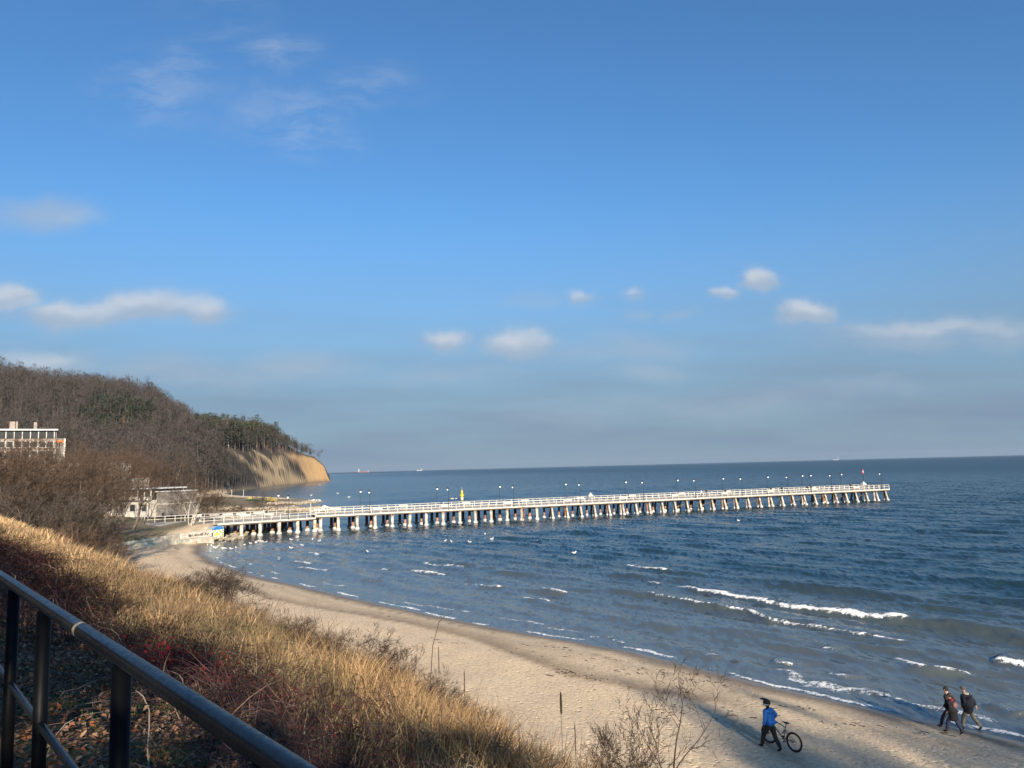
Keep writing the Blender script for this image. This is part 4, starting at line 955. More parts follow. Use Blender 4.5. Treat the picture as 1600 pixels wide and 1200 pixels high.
Geo().box((cl_ * .32, 5, ct + .12), (cl_ * .64 + .6, 10.6, .24)).obj('roof', m_grey, wb)
for fl in range(3):
    for k in range(4):
        w_ = Geo().box((1.3 + k * cl_ * .155, -.02, 1.8 + fl * (ct - 2) / 3), (1.2, .1, 1.5)).obj('window', m_glass, wb); Geo().box((1.3 + k * cl_ * .155, -.07, 1.0 + fl * (ct - 2) / 3), (1.4, .14, .1)).obj('sill', m_roofl, w_)
# hotel slab on the hillside
h0 = at(-150, 690, 227); h1 = at(88, 690, 246); hl = np.linalg.norm((h1 - h0)[:2]); hzb = gz(h1[0], h1[1]); ht = at(88, 673, 246)[2]; hb_ = min(hzb, gz(h0[0], h0[1])) - 1; hh = ht - hb_
ho = building('hillside_hotel', (h0[0], h0[1], hb_), math.atan2(h1[1] - h0[1], h1[0] - h0[0]), 'long flat-roofed hotel with rows of windows below the wooded hill')
Geo().box((hl / 2, 7, hh / 2), (hl, 14, hh)).obj('main_block', m_brickp, ho); r_ = Geo().box((hl / 2, 6.5, hh + .25), (hl + .8, 15.5, .5)).obj('roof', m_roofl, ho)
Geo().box((hl / 2, .1, hh - 1.4), (hl - .4, .4, 2.2)).obj('glazed_top_floor', m_glass, ho)
for k in range(16): Geo().box((hl - .6 - k * 2.15, -.14, hh - 1.4), (.22, .2, 2.2)).obj('mullion', m_wallw, ho)
for x_, w_, h_ in ((hl - 12.2, 1.5, 2.6), (hl - 6.0, .9, 2.4), (hl - 11, .5, 2.6)): Geo().box((x_, 5, hh + .5 + h_ / 2), (w_, 1.5, h_)).obj('chimney', m_brickp, r_)
for fl in range(3):
    zf = hh - 4.3 - fl * 3.0
    Geo().box((hl / 2, -.25, zf - 1.05), (hl, .6, .22)).obj('floor_band', m_wallw, ho)
    for k in range(22):
        x_ = hl - 1.6 - k * 2.15
        if x_ < 1: break
        w_ = Geo().box((x_, -.03, zf), (1.45, .1, 1.7)).obj('window', m_glass, ho); Geo().box((x_ + .95, -.1, zf), (.45, .3, 2.0)).obj('pier', m_wallw, w_)
Geo().box((hl + 1.3, 3, hh * .45), (2.6, 5, hh * .90)).obj('end_block', m_grey, ho); Geo().box((hl + 2.3, .4, hh * .45), (.5, .5, hh * .9)).obj('corner_pilaster', m_wallw, ho); Geo().box((hl + 1.2, .42, hh * .86), (2.0, .12, .8)).obj('orange_band', m_orange, ho)

# ------------------------------------------------------------------ promenade bits
bq = on_ground(216, 812, 2.8); bench((bq[0], bq[1], bq[2]), math.pi + .2, 'white slatted bench on the lawn below the white pavilion', None)
for px, py, lab in ((309, 812, 'farther angled white bench by the left end of the pier railing'), (314, 815, 'nearer angled white bench by the left end of the pier railing')):
    q = on_ground(px, py, 2.8); bench((q[0], q[1], q[2]), .9 if px < 310 else 1.9, lab, 'benches by the pier entrance')
q = on_ground(266, 811, 2.8); lamp((q[0], q[1], q[2]), 2.6, 'black park lamp with white globe on the promenade left of the pier')
m_litter = mat('pale_litter_bin', (.68, .66, .62), .7); q = on_ground(263.5, 810, 2.8)
e = empty('litter_bin', q, 0, 'small pale litter bin at the foot of the park lamp', 'bin'); Geo().lathe([(0, 0), (.28, 0), (.32, .8), (.26, .8), (.24, .1)], n=10).obj('drum', m_litter, e); Geo().lathe([(.34, .78), (.36, .84), (.30, .88)], n=10).obj('rim', m_grey, e)
# hedge
def leafy(name, pts_fn, n_, size, cols, label, cat, seed, kind=None):
    rg_ = np.random.default_rng(seed); P_ = pts_fn(rg_, n_); d_ = rg_.normal(0, 1, (n_, 3)); d_ /= np.linalg.norm(d_, axis=1)[:, None]; s_ = np.cross(d_, rg_.normal(0, 1, (n_, 3))); s_ /= np.linalg.norm(s_, axis=1)[:, None]
    sz = rg_.uniform(.6, 1.3, n_)[:, None] * size; V_ = np.stack([P_ - s_ * sz * .4, P_ + s_ * sz * .4, P_ + d_ * sz], 1).reshape(-1, 3); c = np.array(cols)[rg_.integers(0, len(cols), n_)] * rg_.uniform(.7, 1.2, (n_, 1))
    o = link(name, np_mesh(name, V_, tris=np.arange(3 * n_).reshape(-1, 3), mats=[m_leafy], colors=np.repeat(c, 3, 0))); return tag(o, label, cat, None, kind)
m_leafy = mat_attr('leafy', .8)
ha_ = on_ground(222, 808, 2.8); hb2 = on_ground(246, 806, 2.8)
def hedge_pts(rg_, n_):
    f = rg_.random((n_, 1)); p = ha_ + (hb2 - ha_) * f; return p + np.column_stack([rg_.normal(0, .1, n_), 1.5 + rg_.uniform(-.45, .45, n_), rg_.uniform(0, 1.5, n_)])
leafy('hedge', hedge_pts, 1600, .22, [(.09, .03, .025), (.07, .045, .03), (.05, .03, .025)], 'low dark reddish hedge behind the white bench on the lawn', 'hedge', 4)

# ------------------------------------------------------------------ stony groynes, boats, poles on the far shore
m_rock = mat('shore_rock', (.30, .26, .20), .9, .4, 1.5, bump=.4, bscale=6.); m_spray = mat('wet_white_foam', (.75, .76, .76), .6, .15, 3.)
def rocks(name, lines, n_, size, label, seed, m=m_rock):
    rg_ = np.random.default_rng(seed); ge = Geo()
    for i in range(n_):
        a, b, wd = lines[rg_.integers(0, len(lines))]; p = a + (b - a) * rg_.random() + rg_.normal(0, wd, 2); s_ = size * rg_.uniform(.5, 1.4)
        z = max(gz(p[0], p[1]), -.1) + s_ * .2 + max(0, .75 - abs(rg_.normal(0, .4))) * .55; bb = len(ge.v)
        ge.ball((p[0], p[1], z), (s_ * rg_.uniform(.7, 1.2), s_ * rg_.uniform(.7, 1.2), s_ * rg_.uniform(.45, .8)), 6, 4)
        for j in range(bb, len(ge.v)): v_ = np.array(ge.v[j]); ge.v[j] = tuple(v_ + rg_.normal(0, s_ * .09, 3))
    return tag(ge.obj(name, m), label, 'rocks', None, 'stuff')
gA, gB, gC, gD = (g(330, 801, .8)[:2], g(512, 797.5)[:2], g(420, 790, .8)[:2], g(495, 784.5)[:2])
rocks('near_groyne_rocks', [(gA, gB, 1.2), (g(420, 799, .5)[:2], gB, 1.4)], 420, .62, 'long heap of pale boulders reaching out behind the pier entrance', 1)
rocks('far_groyne_rocks', [(gC, gD, 1.2)], 240, .6, 'second boulder heap lying beyond the first on the stony shore', 2)
rocks('wave_wash', [(g(500, 799)[:2], g(513, 796)[:2], .7)], 60, .6, 'white foam and ice on the tip of the near boulder heap', 3, m_spray); rocks('wave_wash', [(g(482, 786)[:2], g(495, 784)[:2], .6)], 40, .55, 'white foam on the tip of the farther boulder heap', 4, m_spray)
rocks('pier_root_stones', [(g(352, 845, .2)[:2], g(385, 832, 0)[:2], .9)], 90, .35, 'small stones at the water edge beneath the start of the pier', 6)
def boat(px, py, L, rz, mh, label):
    q = on_ground(px, py, 1.2); e = empty('fishing_boat', q, rz, label, 'boat'); ge = Geo(); n_ = 9; sec = []
    for i in range(n_):
        f = i / (n_ - 1); w_ = .95 * math.sin(min(1., (1 - f) * 1.7 + .06) * 1.57); x_ = (f - .5) * L; sh = .95 + .45 * f ** 3
        sec.append([(x_, -w_, sh), (x_, -w_ * .75, .35), (x_, 0, .08 + .25 * f ** 4), (x_, w_ * .75, .35), (x_, w_, sh)])
    v = [p for s_ in sec for p in s_]; fs = [(i * 5 + k, i * 5 + k + 1, (i + 1) * 5 + k + 1, (i + 1) * 5 + k) for i in range(n_ - 1) for k in range(4)] + [(0, 1, 2, 3, 4)]
    fs += [(i * 5, (i + 1) * 5, (i + 1) * 5 + 4, i * 5 + 4) for i in range(n_ - 1)]
    ge.add(v, fs).obj('hull', mh, e); Geo().box((-.2 * L, 0, 1.35), (1.3, 1.2, .9)).obj('wheelhouse', mat('boat_yellow', (.30, .25, .08), .6), e)
    st = Geo()
    for s_ in (-1, 1): st.tube([(sec[i][0 if s_ < 0 else 4]) for i in range(n_)], .06, 5)
    st.obj('gunwale', mat('boat_yellow_trim', (.34, .28, .09), .6), e); Geo().tube([(.1 * L, 0, .9), (.1 * L, 0, 2.8)], .04, 5).obj('mast', m_black, e); return e
m_bg = mat('boat_green', (.035, .08, .04), .6); m_by = mat('boat_hull_yellow', (.24, .19, .06), .6)
boat(397, 783, 6.5, .1, m_bg, 'green fishing boat with yellow trim drawn up on the far beach'); boat(425, 784, 5.5, -.4, m_by, 'yellow fishing boat behind the lone bare tree on the stony shore')
for px, lab in ((362, 'left one of the two white poles on the far beach'), (380.5, 'right one of the two white poles on the far beach')):
    q = on_ground(px, 776.5, 1.0); e = empty('beach_pole', q, 0, lab, 'pole', 'white poles on the far beach'); Geo().tube([(0, 0, -.2), (0, 0, 2.9)], .09, 6).obj('shaft', m_white, e); Geo().box((0, 0, 2.95), (.3, .3, .12)).obj('cap', m_white, e)
# buoys and far ships
m_yel = mat('buoy_yellow', (.62, .43, .03), .5, .2)
q = g(722, 780.5); e = empty('spar_buoy', q, 0, 'yellow spar buoy with a white topmark just beyond the pier', 'buoy')
Geo().lathe([(.0, -.6), (.55, -.5), (.6, .7), (.5, .85)], n=12).obj('float', m_white, e); Geo().lathe([(.5, .85), (.45, 1.1), (.75, 1.3), (.75, 1.8), (.4, 2.0), (.4, 3.4), (.2, 3.5)], n=12).obj('body', m_yel, e); Geo().tube([(0, 0, 3.4), (0, 0, 4.6)], .07, 6).obj('topmark', m_white, e)
for px, lab in ((706.5, 'left one of the small white floats beside the yellow buoy'), (713.5, 'right one of the small white floats beside the yellow buoy')):
    q = g(px, 779.5); e = empty('float_buoy', q, 0, lab, 'buoy', 'white floats by the yellow buoy'); Geo().ball((0, 0, .1), (.7, .35, .28), 10, 6).obj('body', m_white, e); Geo().torus((0, 0, .42), .1, .03, 10, 5).obj('ring', m_black, e)
m_hull = mat('ship_red', (.22, .06, .05), .6); m_shipw = mat('ship_white', (.32, .33, .35), .6)
def ship(px, Yd, L, label, mh, left):
    q = at(px, 700, Yd); s_ = -1 if left else 1
    e = empty('cargo_ship', (q[0], q[1], 0), math.atan2(-q[0], q[1]), label, 'ship')
    Geo().add([(-L / 2, -8, -1), (L * .46, -8, -1), (L * .46, 8, -1), (-L / 2, 8, -1), (-L / 2, -8, 9), (L / 2, -8, 10), (L / 2, 8, 10), (-L / 2, 8, 9)], [(3, 2, 1, 0), (4, 5, 6, 7), (0, 1, 5, 4), (1, 2, 6, 5), (2, 3, 7, 6), (3, 0, 4, 7)]).obj('hull', mh, e)
    Geo().box((s_ * L * .4, 0, 21), (L * .10, 14, 26)).box((s_ * L * .4, 0, 38), (L * .05, 8, 10)).obj('superstructure', m_shipw, e); Geo().box((-s_ * L * .40, 0, 13), (L * .08, 12, 8)).tube([(-s_ * L * .38, 0, 12), (-s_ * L * .38, 0, 30)], 1., 5).obj('forecastle', m_shipw, e)
ship(568, 8600, 130, 'red-hulled cargo ship with white superstructure at anchor left on the horizon', m_hull, True); ship(655, 9600, 66, 'small whitish ship on the horizon right of the red-hulled one', m_shipw, False); ship(1305, 10500, 70, 'faint white ship alone far out on the right of the horizon', m_shipw, False)
# gulls
gu = Geo(); gu.ball((0, 0, .16), (.26, .12, .12), 8, 6); gu.ball((.24, 0, .30), (.085, .075, .08), 7, 5); gu.add([(-.2, -.07, .18), (-.2, .07, .18), (-.48, .03, .2), (-.48, -.03, .2)], [(0, 1, 2, 3)]); gu.add([(.31, -.02, .30), (.31, .02, .30), (.40, 0, .28)], [(0, 1, 2)]); gu.tube([(.18, 0, .2), (.23, 0, .3)], [.09, .065], 6, False)
m_gull = mat('gull_white', (.62, .62, .61), .8, .08); me_gull = gu.mesh('body', m_gull, True); me_wing = Geo().ball((-.05, .1, .2), (.27, .035, .09), 8, 5).ball((-.05, -.1, .2), (.27, .035, .09), 8, 5).mesh('folded_wings', mat('gull_grey', (.36, .38, .41), .8), True)
def gull(px, py, label, group, k=1.05):
    q = g(px, py, .0); z = max(0.02, gz(q[0], q[1])) ; e = empty('gull', (q[0], q[1], z), random.uniform(0, 6.28), label, 'gull', group); e.scale = (k,) * 3; link('body', me_gull, e); link('folded_wings', me_wing, e)
for px, py in ((325, 853), (337, 858), (347, 859), (349, 858), (352, 858.5), (360, 859), (362, 859), (369, 857), (381, 853), (392, 850.5), (399, 848.5), (402, 847.5), (405, 847), (408, 847.5), (411, 848), (415, 848.5), (400, 849.5), (330, 853.5), (341, 855), (332, 851)):
    gull(px + random.uniform(-.5, .5), py, 'white gull resting at the water edge in the corner below the pier', 'gulls by the pier root', 1.35 if px in (337,) else .9)
for px, py in ((455, 845), (464, 841), (488, 844), (499, 847), (472, 854), (455, 858), (574, 864), (696, 847), (705, 848), (758, 836), (897, 866), (1154, 815), (734, 849), (768, 844)):
    gull(px, py, 'white gull floating on the open water inside the pier', 'gulls afloat inside the pier')
for px, py in ((838, 741), (500, 758), (528, 772), (545, 778), (486, 775)):
    gull(px, py, 'white gull floating on the sea beyond the pier', 'gulls afloat beyond the pier', 2.0)
# ------------------------------------------------------------------ foreground railing
m_rail = bpy.data.materials.new('black_gloss_paint'); t = NT(m_rail); b = t.bsdf
wear = t.rng(t.noise(t.pos(), 26., 5, .65), .62, .80)
t.l(t.mix(wear, (.008, .009, .012), (.018, .019, .021)), b.inputs['Base Color']); t.l(t.rng(t.noise(t.pos(), 60., 4, .6), .3, .7, .26, .42), b.inputs['Roughness']); b.inputs['Specular IOR Level'].default_value = .33
t.l(t.bump(t.noise(t.pos(), 140., 3, .6), .18, .002), b.inputs['Normal'])
m_post = mat('black_post_paint', (.004, .0045, .006), .5, .3, 20., spec=.12)
RK = 1.267; R0 = np.array([-.43, 1.30]) * RK; RD = np.array([-.642, .767]); RD /= np.linalg.norm(RD); RZ = CH - .435 * RK
def RP(l): return R0 + RD * l
rail = empty('path_railing', (*RP(0), gz(*RP(0))), 0, 'black tubular steel railing along the path in the foreground', 'railing')
ro_v = Vector((*RP(0), gz(*RP(0))))
def rv(l, z): q = RP(l); return Vector((q[0], q[1], z)) - ro_v
Geo().tube([rv(l, RZ) for l in np.linspace(-3.2, 9, 25)], .027, 20).obj('handrail', m_rail, rail, True)
Geo().tube([rv(l, RZ - .50) for l in np.linspace(-3.2, 9, 13)], .0165, 12).obj('mid_rail', m_rail, rail, True)
Geo().tube([rv(1.62, RZ), rv(1.66, RZ)], .0278, 20, False).obj('worn_patch', mat('bare_metal_patch', (.30, .27, .20), .6, .5, 60.), rail, True)
def post_l(px):
    lo, hi = -2, 8
    for _ in range(40):
        m_ = (lo + hi) / 2; q = RP(m_)
        if pix((q[0], q[1], RZ - .25))[0] > px: lo = m_
        else: hi = m_
    return lo
pl = [post_l(187), post_l(66), post_l(19)]; stp = (pl[2] - pl[0]) / 2
for l in [pl[0] - stp * 2, pl[0] - stp] + pl + [pl[2] + stp, pl[2] + 2 * stp, pl[2] + 3 * stp]:
    zb_ = gz(*RP(l)) - .25; Geo().tube([rv(l, zb_), rv(l, RZ - .02)], .029, 14).obj('post', m_post, rail, True)

# ------------------------------------------------------------------ slope vegetation
rgv = np.random.default_rng(17)
def dens_pts(n_, d0, d1, s0, s1, bias=1.6):
    """points on the slope, thicker near the camera"""
    f = rgv.random(n_) ** bias; s = s0 + (s1 - s0) * f; d = rgv.uniform(d0, d1, n_); return d, s
def blades(name, d, s, h, w, colr, lean, label, m, bend=.35, top=0):
    n_ = len(d); XY = d[:, None] * NV + s[:, None] * TV; z = ground(XY); B = np.column_stack([XY, z - .02])
    az_ = rgv.uniform(0, 6.28, n_); ln = rgv.normal(0, lean, n_); dirv = np.column_stack([np.cos(az_) * np.abs(ln), np.sin(az_) * np.abs(ln), np.ones(n_)]); dirv += np.array([NV[0], NV[1], 0]) * .12
    side = np.column_stack([-np.sin(az_ + rgv.normal(0, 1.2, n_)), np.cos(az_ + rgv.normal(0, 1.2, n_)), np.zeros(n_)]) * w[:, None]
    mid = B + dirv * (h * .55)[:, None]; bd = np.column_stack([np.cos(az_), np.sin(az_), np.zeros(n_)]) * (bend * h * rgv.uniform(.2, 1.2, n_))[:, None]
    tip = B + dirv * h[:, None] * np.array([1, 1, .92]) + bd
    V_ = np.stack([B - side, B + side, mid - side * .7 + bd * .25, mid + side * .7 + bd * .25, tip], 1).reshape(-1, 3); o = np.arange(n_)[:, None] * 5
    T_ = np.concatenate([o + np.array([[0, 1, 3]]), o + np.array([[0, 3, 2]]), o + np.array([[2, 3, 4]])])
    me_ = np_mesh(name, V_, tris=T_, mats=[m], colors=np.repeat(colr, 5, 0)); return tag(link(name, me_), label, 'grass', None, 'stuff')
m_grass = mat_attr('dry_grass', .75, var=.25, scale=1.2)
def mixcol(n_, cols, wts): return np.array(cols)[rgv.choice(len(cols), n_, p=np.array(wts) / sum(wts))] * rgv.uniform(.7, 1.25, (n_, 1))
# clumped positions: tuft centres then blades
def tufts(nt, per, d0, d1, s0, s1, bias, spread, keep=None):
    d, s = dens_pts(nt, d0, d1, s0, s1, bias)
    if keep is not None: k = keep(d, s); d, s = d[k], s[k]
    sp = spread * (1 + s * .02); return np.repeat(d, per) + rgv.normal(0, 1, len(d) * per) * np.repeat(sp, per), np.repeat(s, per) + rgv.normal(0, 1, len(d) * per) * np.repeat(sp, per)
edge = lambda s: 2.75 + .35 * np.sin(s * .35) + .25 * np.sin(s * .9 + 1)
# tall golden grass along the sunny crest
d, s = tufts(5200, 16, 2.6, 7.5, 9, 72, 1.25, .10, lambda d, s: (d > edge(s)) & (vnoise(d * .8 + 9, s * .5) > .30))
h = rgv.uniform(.14, .46, len(d)) * (.8 + .5 * vnoise(d * .6, s * .6)); w = rgv.uniform(.004, .009, len(d)) * (1 + np.maximum(s - 12, 0) * .055)
gold = mixcol(len(d), [(.50, .345, .19), (.42, .275, .15), (.30, .195, .115), (.20, .165, .085), (.13, .095, .06)], [4, 3, 2, 2, 1]); gold *= (1 - .38 * sstep(s, 26, 12))[:, None] * (.62 + .62 * vnoise(d * .8 + 2, s * .45))[:, None]
blades('golden_grass', d, s, h, w, gold, .28, 'tall golden dry grass along the crest of the bluff', m_grass)
# shorter olive and brown grass on the nearer slope
d, s = tufts(5600, 15, 2.3, 8.5, -4, 20, 1.15, .09, lambda d, s: d > edge(s) - .35)
h = rgv.uniform(.08, .30, len(d)) * (.75 + .6 * vnoise(d * .9 + 3, s * .9)); w = rgv.uniform(.003, .0065, len(d))
pat = vnoise(d * .7 + 50, s * .7)[:, None]
oc = mixcol(len(d), [(.24, .18, .10), (.19, .165, .08), (.14, .15, .06), (.34, .235, .125), (.13, .095, .065)], [4, 3, 1.6, 2, 2]); oc2 = mixcol(len(d), [(.38, .245, .125), (.30, .185, .095), (.21, .14, .08)], [3, 2, 2])
warm = np.clip(sstep(s, 8.5, 3.5) * sstep(d, 3.2, 4.4) + (pat[:, 0] > .62) * .8, 0, 1)[:, None]
blades('olive_grass', d, s, h, w, (oc * (1 - warm) + oc2 * warm) * (.6 + .7 * vnoise(d * 1.1 + 8, s * .8))[:, None], .45, 'short olive and straw-brown grass on the near slope of the bluff', m_grass, .5)
d, s = tufts(800, 22, 3.8, 6.1, -1.5, 11, 1.1, .07, lambda d, s: vnoise(d * .9 + 20, s * .6 + 4) > .42)
blades('straw_clumps', d, s, rgv.uniform(.22, .55, len(d)), rgv.uniform(.0028, .006, len(d)), mixcol(len(d), [(.40, .27, .14), (.32, .205, .10), (.23, .145, .08)], [4, 3, 2]), .30, 'taller pale straw clumps along the near crest above the beach', m_grass, .45)
# moss and grass by the posts
d, s = tufts(700, 14, .7, 2.0, 1.5, 14, 1.3, .06, lambda d, s: vnoise(d * 1.6 + 4, s * 1.6) > .45)
blades('mossy_grass', d, s, rgv.uniform(.04, .13, len(d)), rgv.uniform(.002, .0045, len(d)), mixcol(len(d), [(.085, .12, .035), (.11, .125, .045), (.17, .15, .07)], [4, 3, 1]), .7, 'short mossy green grass beside the railing posts', m_grass, .7)
# arching bramble canes and fine red twigs
def canes(name, n_, d0, d1, s0, s1, L0, L1, wd, cols, label, seg=7, arch=1.0, bias=1.4, keep=None, up=(.5, 1.1), cat='brambles'):
    d, s = dens_pts(n_, d0, d1, s0, s1, bias)
    if keep is not None: k = keep(d, s); d, s = d[k], s[k]
    n_ = len(d); XY = d[:, None] * NV + s[:, None] * TV; B = np.column_stack([XY, ground(XY)]); L = rgv.uniform(L0, L1, n_); az_ = rgv.uniform(0, 6.28, n_); el_ = rgv.uniform(*up, n_)
    W = (rgv.uniform(.7, 1.3, n_) * wd * (1 + np.maximum(s - 8, 0) * .05))[:, None]; pts = [B]; p = B.copy()
    wob = rgv.normal(0, .25, (n_, seg))
    for k in range(seg):
        e_ = el_ - arch * (k / seg) * rgv.uniform(.7, 1.4, n_) * 1.5; az_ = az_ + wob[:, k]
        p = p + np.column_stack([np.cos(az_) * np.cos(e_), np.sin(az_) * np.cos(e_), np.sin(e_)]) * (L / seg)[:, None]; pts.append(p)
    side = np.column_stack([-np.sin(az_), np.cos(az_), np.zeros(n_)]); rows = []
    for k, q in enumerate(pts): tp = 1 - .75 * k / seg; rows += [q - side * W * tp + np.array([0, 0, 1]) * W * .5, q + side * W * tp]
    V_ = np.stack(rows, 1).reshape(-1, 3); o = np.arange(n_)[:, None] * (2 * (seg + 1)); Q_ = np.concatenate([o + np.array([[2 * k, 2 * k + 1, 2 * k + 3, 2 * k + 2]]) for k in range(seg)])
    c = mixcol(n_, *cols); me_ = np_mesh(name, V_, quads=Q_, mats=[m_grass], colors=np.repeat(c, 2 * (seg + 1), 0)); return tag(link(name, me_), label, cat, None, 'stuff'), pts
_, tw_pts = canes('red_twigs', 23000, .9, 3.2, .5, 62, .40, .95, .0032, ([(.07, .024, .023), (.055, .03, .028), (.095, .062, .05), (.04, .028, .026)], [3, 3, 2, 3]), 'dense low dark red twigs between railing and grass', 4, .9, 1.5, lambda d, s: (d < edge(s) + .15) & ((d > 1.55) | (s > 9)) , (.2, 1.2), 'brambles')
canes('bramble_canes', 1500, 1.1, 4.2, .3, 26, .5, 1.25, .0042, ([(.12, .075, .06), (.21, .165, .13), (.30, .25, .20), (.075, .035, .032)], [4, 3, 1.3, 3]), 'arching grey and brown bramble canes tangled over the slope', 9, 1.1, 1.3)
canes('dead_stems', 2600, 3.0, 8.0, -2, 22, .35, .8, .0032, ([(.13, .09, .06), (.20, .145, .09), (.09, .06, .045)], [4, 3, 2]), 'dry brown weed stems standing in the grass of the near slope', 4, .35, 1.2, None, (1.0, 1.5), 'weeds')
canes('crest_weeds', 4200, 4.8, 8.2, -1, 36, .45, 1.0, .0036, ([(.085, .058, .045), (.12, .08, .055), (.17, .11, .07)], [4, 3, 1]), 'brown weeds and rose-hip stems along the edge above the beach', 5, .4, 1.3, lambda d, s: vnoise(d * .45 + 7, s * .42 + 3) > .5, (.8, 1.5), 'weeds')
# small red and brown leaves
def leaf_litter(name, n_, d0, d1, s0, s1, size, cols, label, lift, bias=1.7, keep=None, src=None):
    if src is None:
        d, s = dens_pts(n_, d0, d1, s0, s1, bias)
        if keep is not None: k = keep(d, s); d, s = d[k], s[k]
        XY = d[:, None] * NV + s[:, None] * TV; z = ground(XY) + np.abs(rgv.normal(0, lift, len(d))) + .006; C0 = np.column_stack([XY, z])
    else: C0 = src
    n_ = len(C0); a = rgv.uniform(0, 6.28, n_); sz = rgv.uniform(.5, 1.3, n_) * size; tl = rgv.normal(0, .45, n_); t2 = rgv.normal(0, .35, n_)
    u = np.column_stack([np.cos(a), np.sin(a), tl]) * sz[:, None]; v = np.column_stack([-np.sin(a), np.cos(a), t2]) * sz[:, None] * .55; curl = np.column_stack([np.zeros(n_), np.zeros(n_), sz * rgv.uniform(.1, .5, n_)])
    V_ = np.stack([C0 - u, C0 - u * .2 + v + curl, C0 + u, C0 - u * .2 - v + curl], 1).reshape(-1, 3); o = np.arange(n_)[:, None] * 4
    T_ = np.concatenate([o + np.array([[0, 1, 2]]), o + np.array([[0, 2, 3]])]); me_ = np_mesh(name, V_, tris=T_, mats=[m_grass], colors=np.repeat(mixcol(n_, *cols), 4, 0)); return tag(link(name, me_), label, 'leaves', None, 'stuff')
leaf_litter('fallen_leaves', 22000, .55, 2.1, .5, 20, .024, ([(.30, .155, .085), (.23, .13, .08), (.38, .24, .15), (.32, .11, .045), (.14, .10, .075)], [4, 4, 2, 1.2, 3]), 'brown fallen leaves strewn below the railing', .03, 1.5)
pp = np.concatenate([tw_pts[k][::2] for k in (2, 3, 4)]); pp = np.vstack([pp, pp + rgv.normal(0, .05, pp.shape)]); _sd = pp[:, :2] @ TV; pp = pp[(pp[:, :2] @ NV < edge(_sd) - .05 - .35 * sstep(_sd, 12, 6)) & ((_sd > 11) | (rgv.random(len(pp)) < .45))]; leaf_litter('red_leaves', 0, 0, 0, 0, 0, .0145, ([(.11, .018, .020), (.07, .018, .018), (.05, .02, .02)], [2, 4, 4]), 'small dark red leaves on the low twigs along the path', 0, src=pp + rgv.normal(0, .025, pp.shape))
# bright red patch seen past the handrail
qd = on_ground(290, 1065, 9.6); pr = qd + rgv.normal(0, 1, (900, 3)) * np.array([.26, .26, .10]); pr[:, 2] = ground(pr[:, :2]) + np.abs(rgv.normal(0, .12, 900)) + .04
leaf_litter('bright_red_leaves', 0, 0, 0, 0, 0, .022, ([(.26, .012, .014), (.17, .012, .012)], [1, 1]), 'patch of bright red low leaves just beyond the handrail', 0, src=pr)
# single shrubs standing on the crest
m_stem = mat('weed_stem_brown', (.05, .036, .028), .9, .3, 4.)
def shrub_kind(seed, h_, stems, tw, sp=.9): return TreeKind('bare_shrub', bare_tree(seed, h_, stems, sp, 3, tw, rad=.03, twig_w=.0042), m_stem, m_stem, 'branches')
CK = [shrub_kind(81, 1.6, 9, 9), shrub_kind(82, 1.6, 12, 9, 1.1), shrub_kind(83, 1.6, 6, 10, .7)]
def crest_shrub(kind, px, py, d0, h_, label, wid=1.0, group=None):
    rd = ray(px, py); lo = 2.; best = None
    for Yd in np.linspace(3, 60, 400):
        q = CC + rd * Yd / rd[1]
        if q[:2] @ NV >= d0: best = q; break
    z = gz(best[0], best[1]); return kind.place((best[0], best[1], z - .05), random.uniform(0, 6.28), (h_ / 1.6 * wid, h_ / 1.6 * wid, h_ / 1.6), label, 'shrub', group)
for px, py, d0, h_, wd, lab in ((345, 910, 5.6, 1.3, 1.6, 'rounded leafless bush on the crest right of the golden grass'), (395, 935, 5.9, 1.0, 1.4, 'low dark bush at the right edge of the crest above the pale sand'), (315, 930, 5.2, .95, 1.5, 'brown bush on the crest beside the golden grass'),
        (545, 990, 5.6, .95, 1.4, 'dense brown weed bush sticking up at the middle of the crest'), (600, 1015, 5.8, .95, 1.3, 'thin dark bush with seed heads right of the dense brown weed bush'), (640, 1035, 6.0, .85, 1.3, 'spiky bush with seed heads on the crest before the bright sand'), (700, 1080, 6.0, .55, 1.3, 'low purple-brown bush below the arching stem'), (750, 1105, 6.2, .5, 1.3, 'small dark bush on the lower crest left of the black seed stalk')):
    crest_shrub(random.choice(CK[:2]), px, py, d0, h_, lab, wd)
for k_, (px, py, d0, h_, wd) in enumerate(((455, 965, 5.3, .6, 1.5), (500, 985, 5.4, .65, 1.5), (570, 1010, 5.1, .6, 1.5), (620, 1040, 5.3, .6, 1.5), (665, 1062, 5.5, .6, 1.4), (725, 1100, 5.6, .5, 1.5), (790, 1128, 5.9, .5, 1.5), (840, 1150, 6.1, .5, 1.4))):
    crest_shrub(CK[1], px, py, d0, h_, 'low brown weed bush in the crest row, %s from the left' % ORD[k_], wd, 'low weed bushes along the crest')
for px, d0, h_, wd, lab in ((975, 7.4, 1.55, .95, 'bare upright bush left of the tall sapling at the bottom of the picture'), (1000, 8.2, 1.15, 1.0, 'bare thicket bush just behind the upright bush at the bottom'), (1090, 7.6, 1.15, .9, 'thin bare bush between the sapling and the cyclist'), (1165, 7.6, 1.2, 1.0, 'low bare bush below the cyclist at the picture edge'), (1225, 7.8, 1.05, .9, 'rightmost low bare bush at the picture edge'), (935, 7.0, .9, .9, 'short bare bush at the foot of the grassy edge')):
    crest_shrub(CK[2] if px in (975, 1090) else CK[0], px, 1190, d0, h_, lab, wd)
SAP = TreeKind('bare_sapling', bare_tree(92, 2.8, 1, .85, 4, 3, lean=(-.05, .05), crown_base=.28, rad=.028, twig_w=.0048), m_stem, m_stem, 'branches')
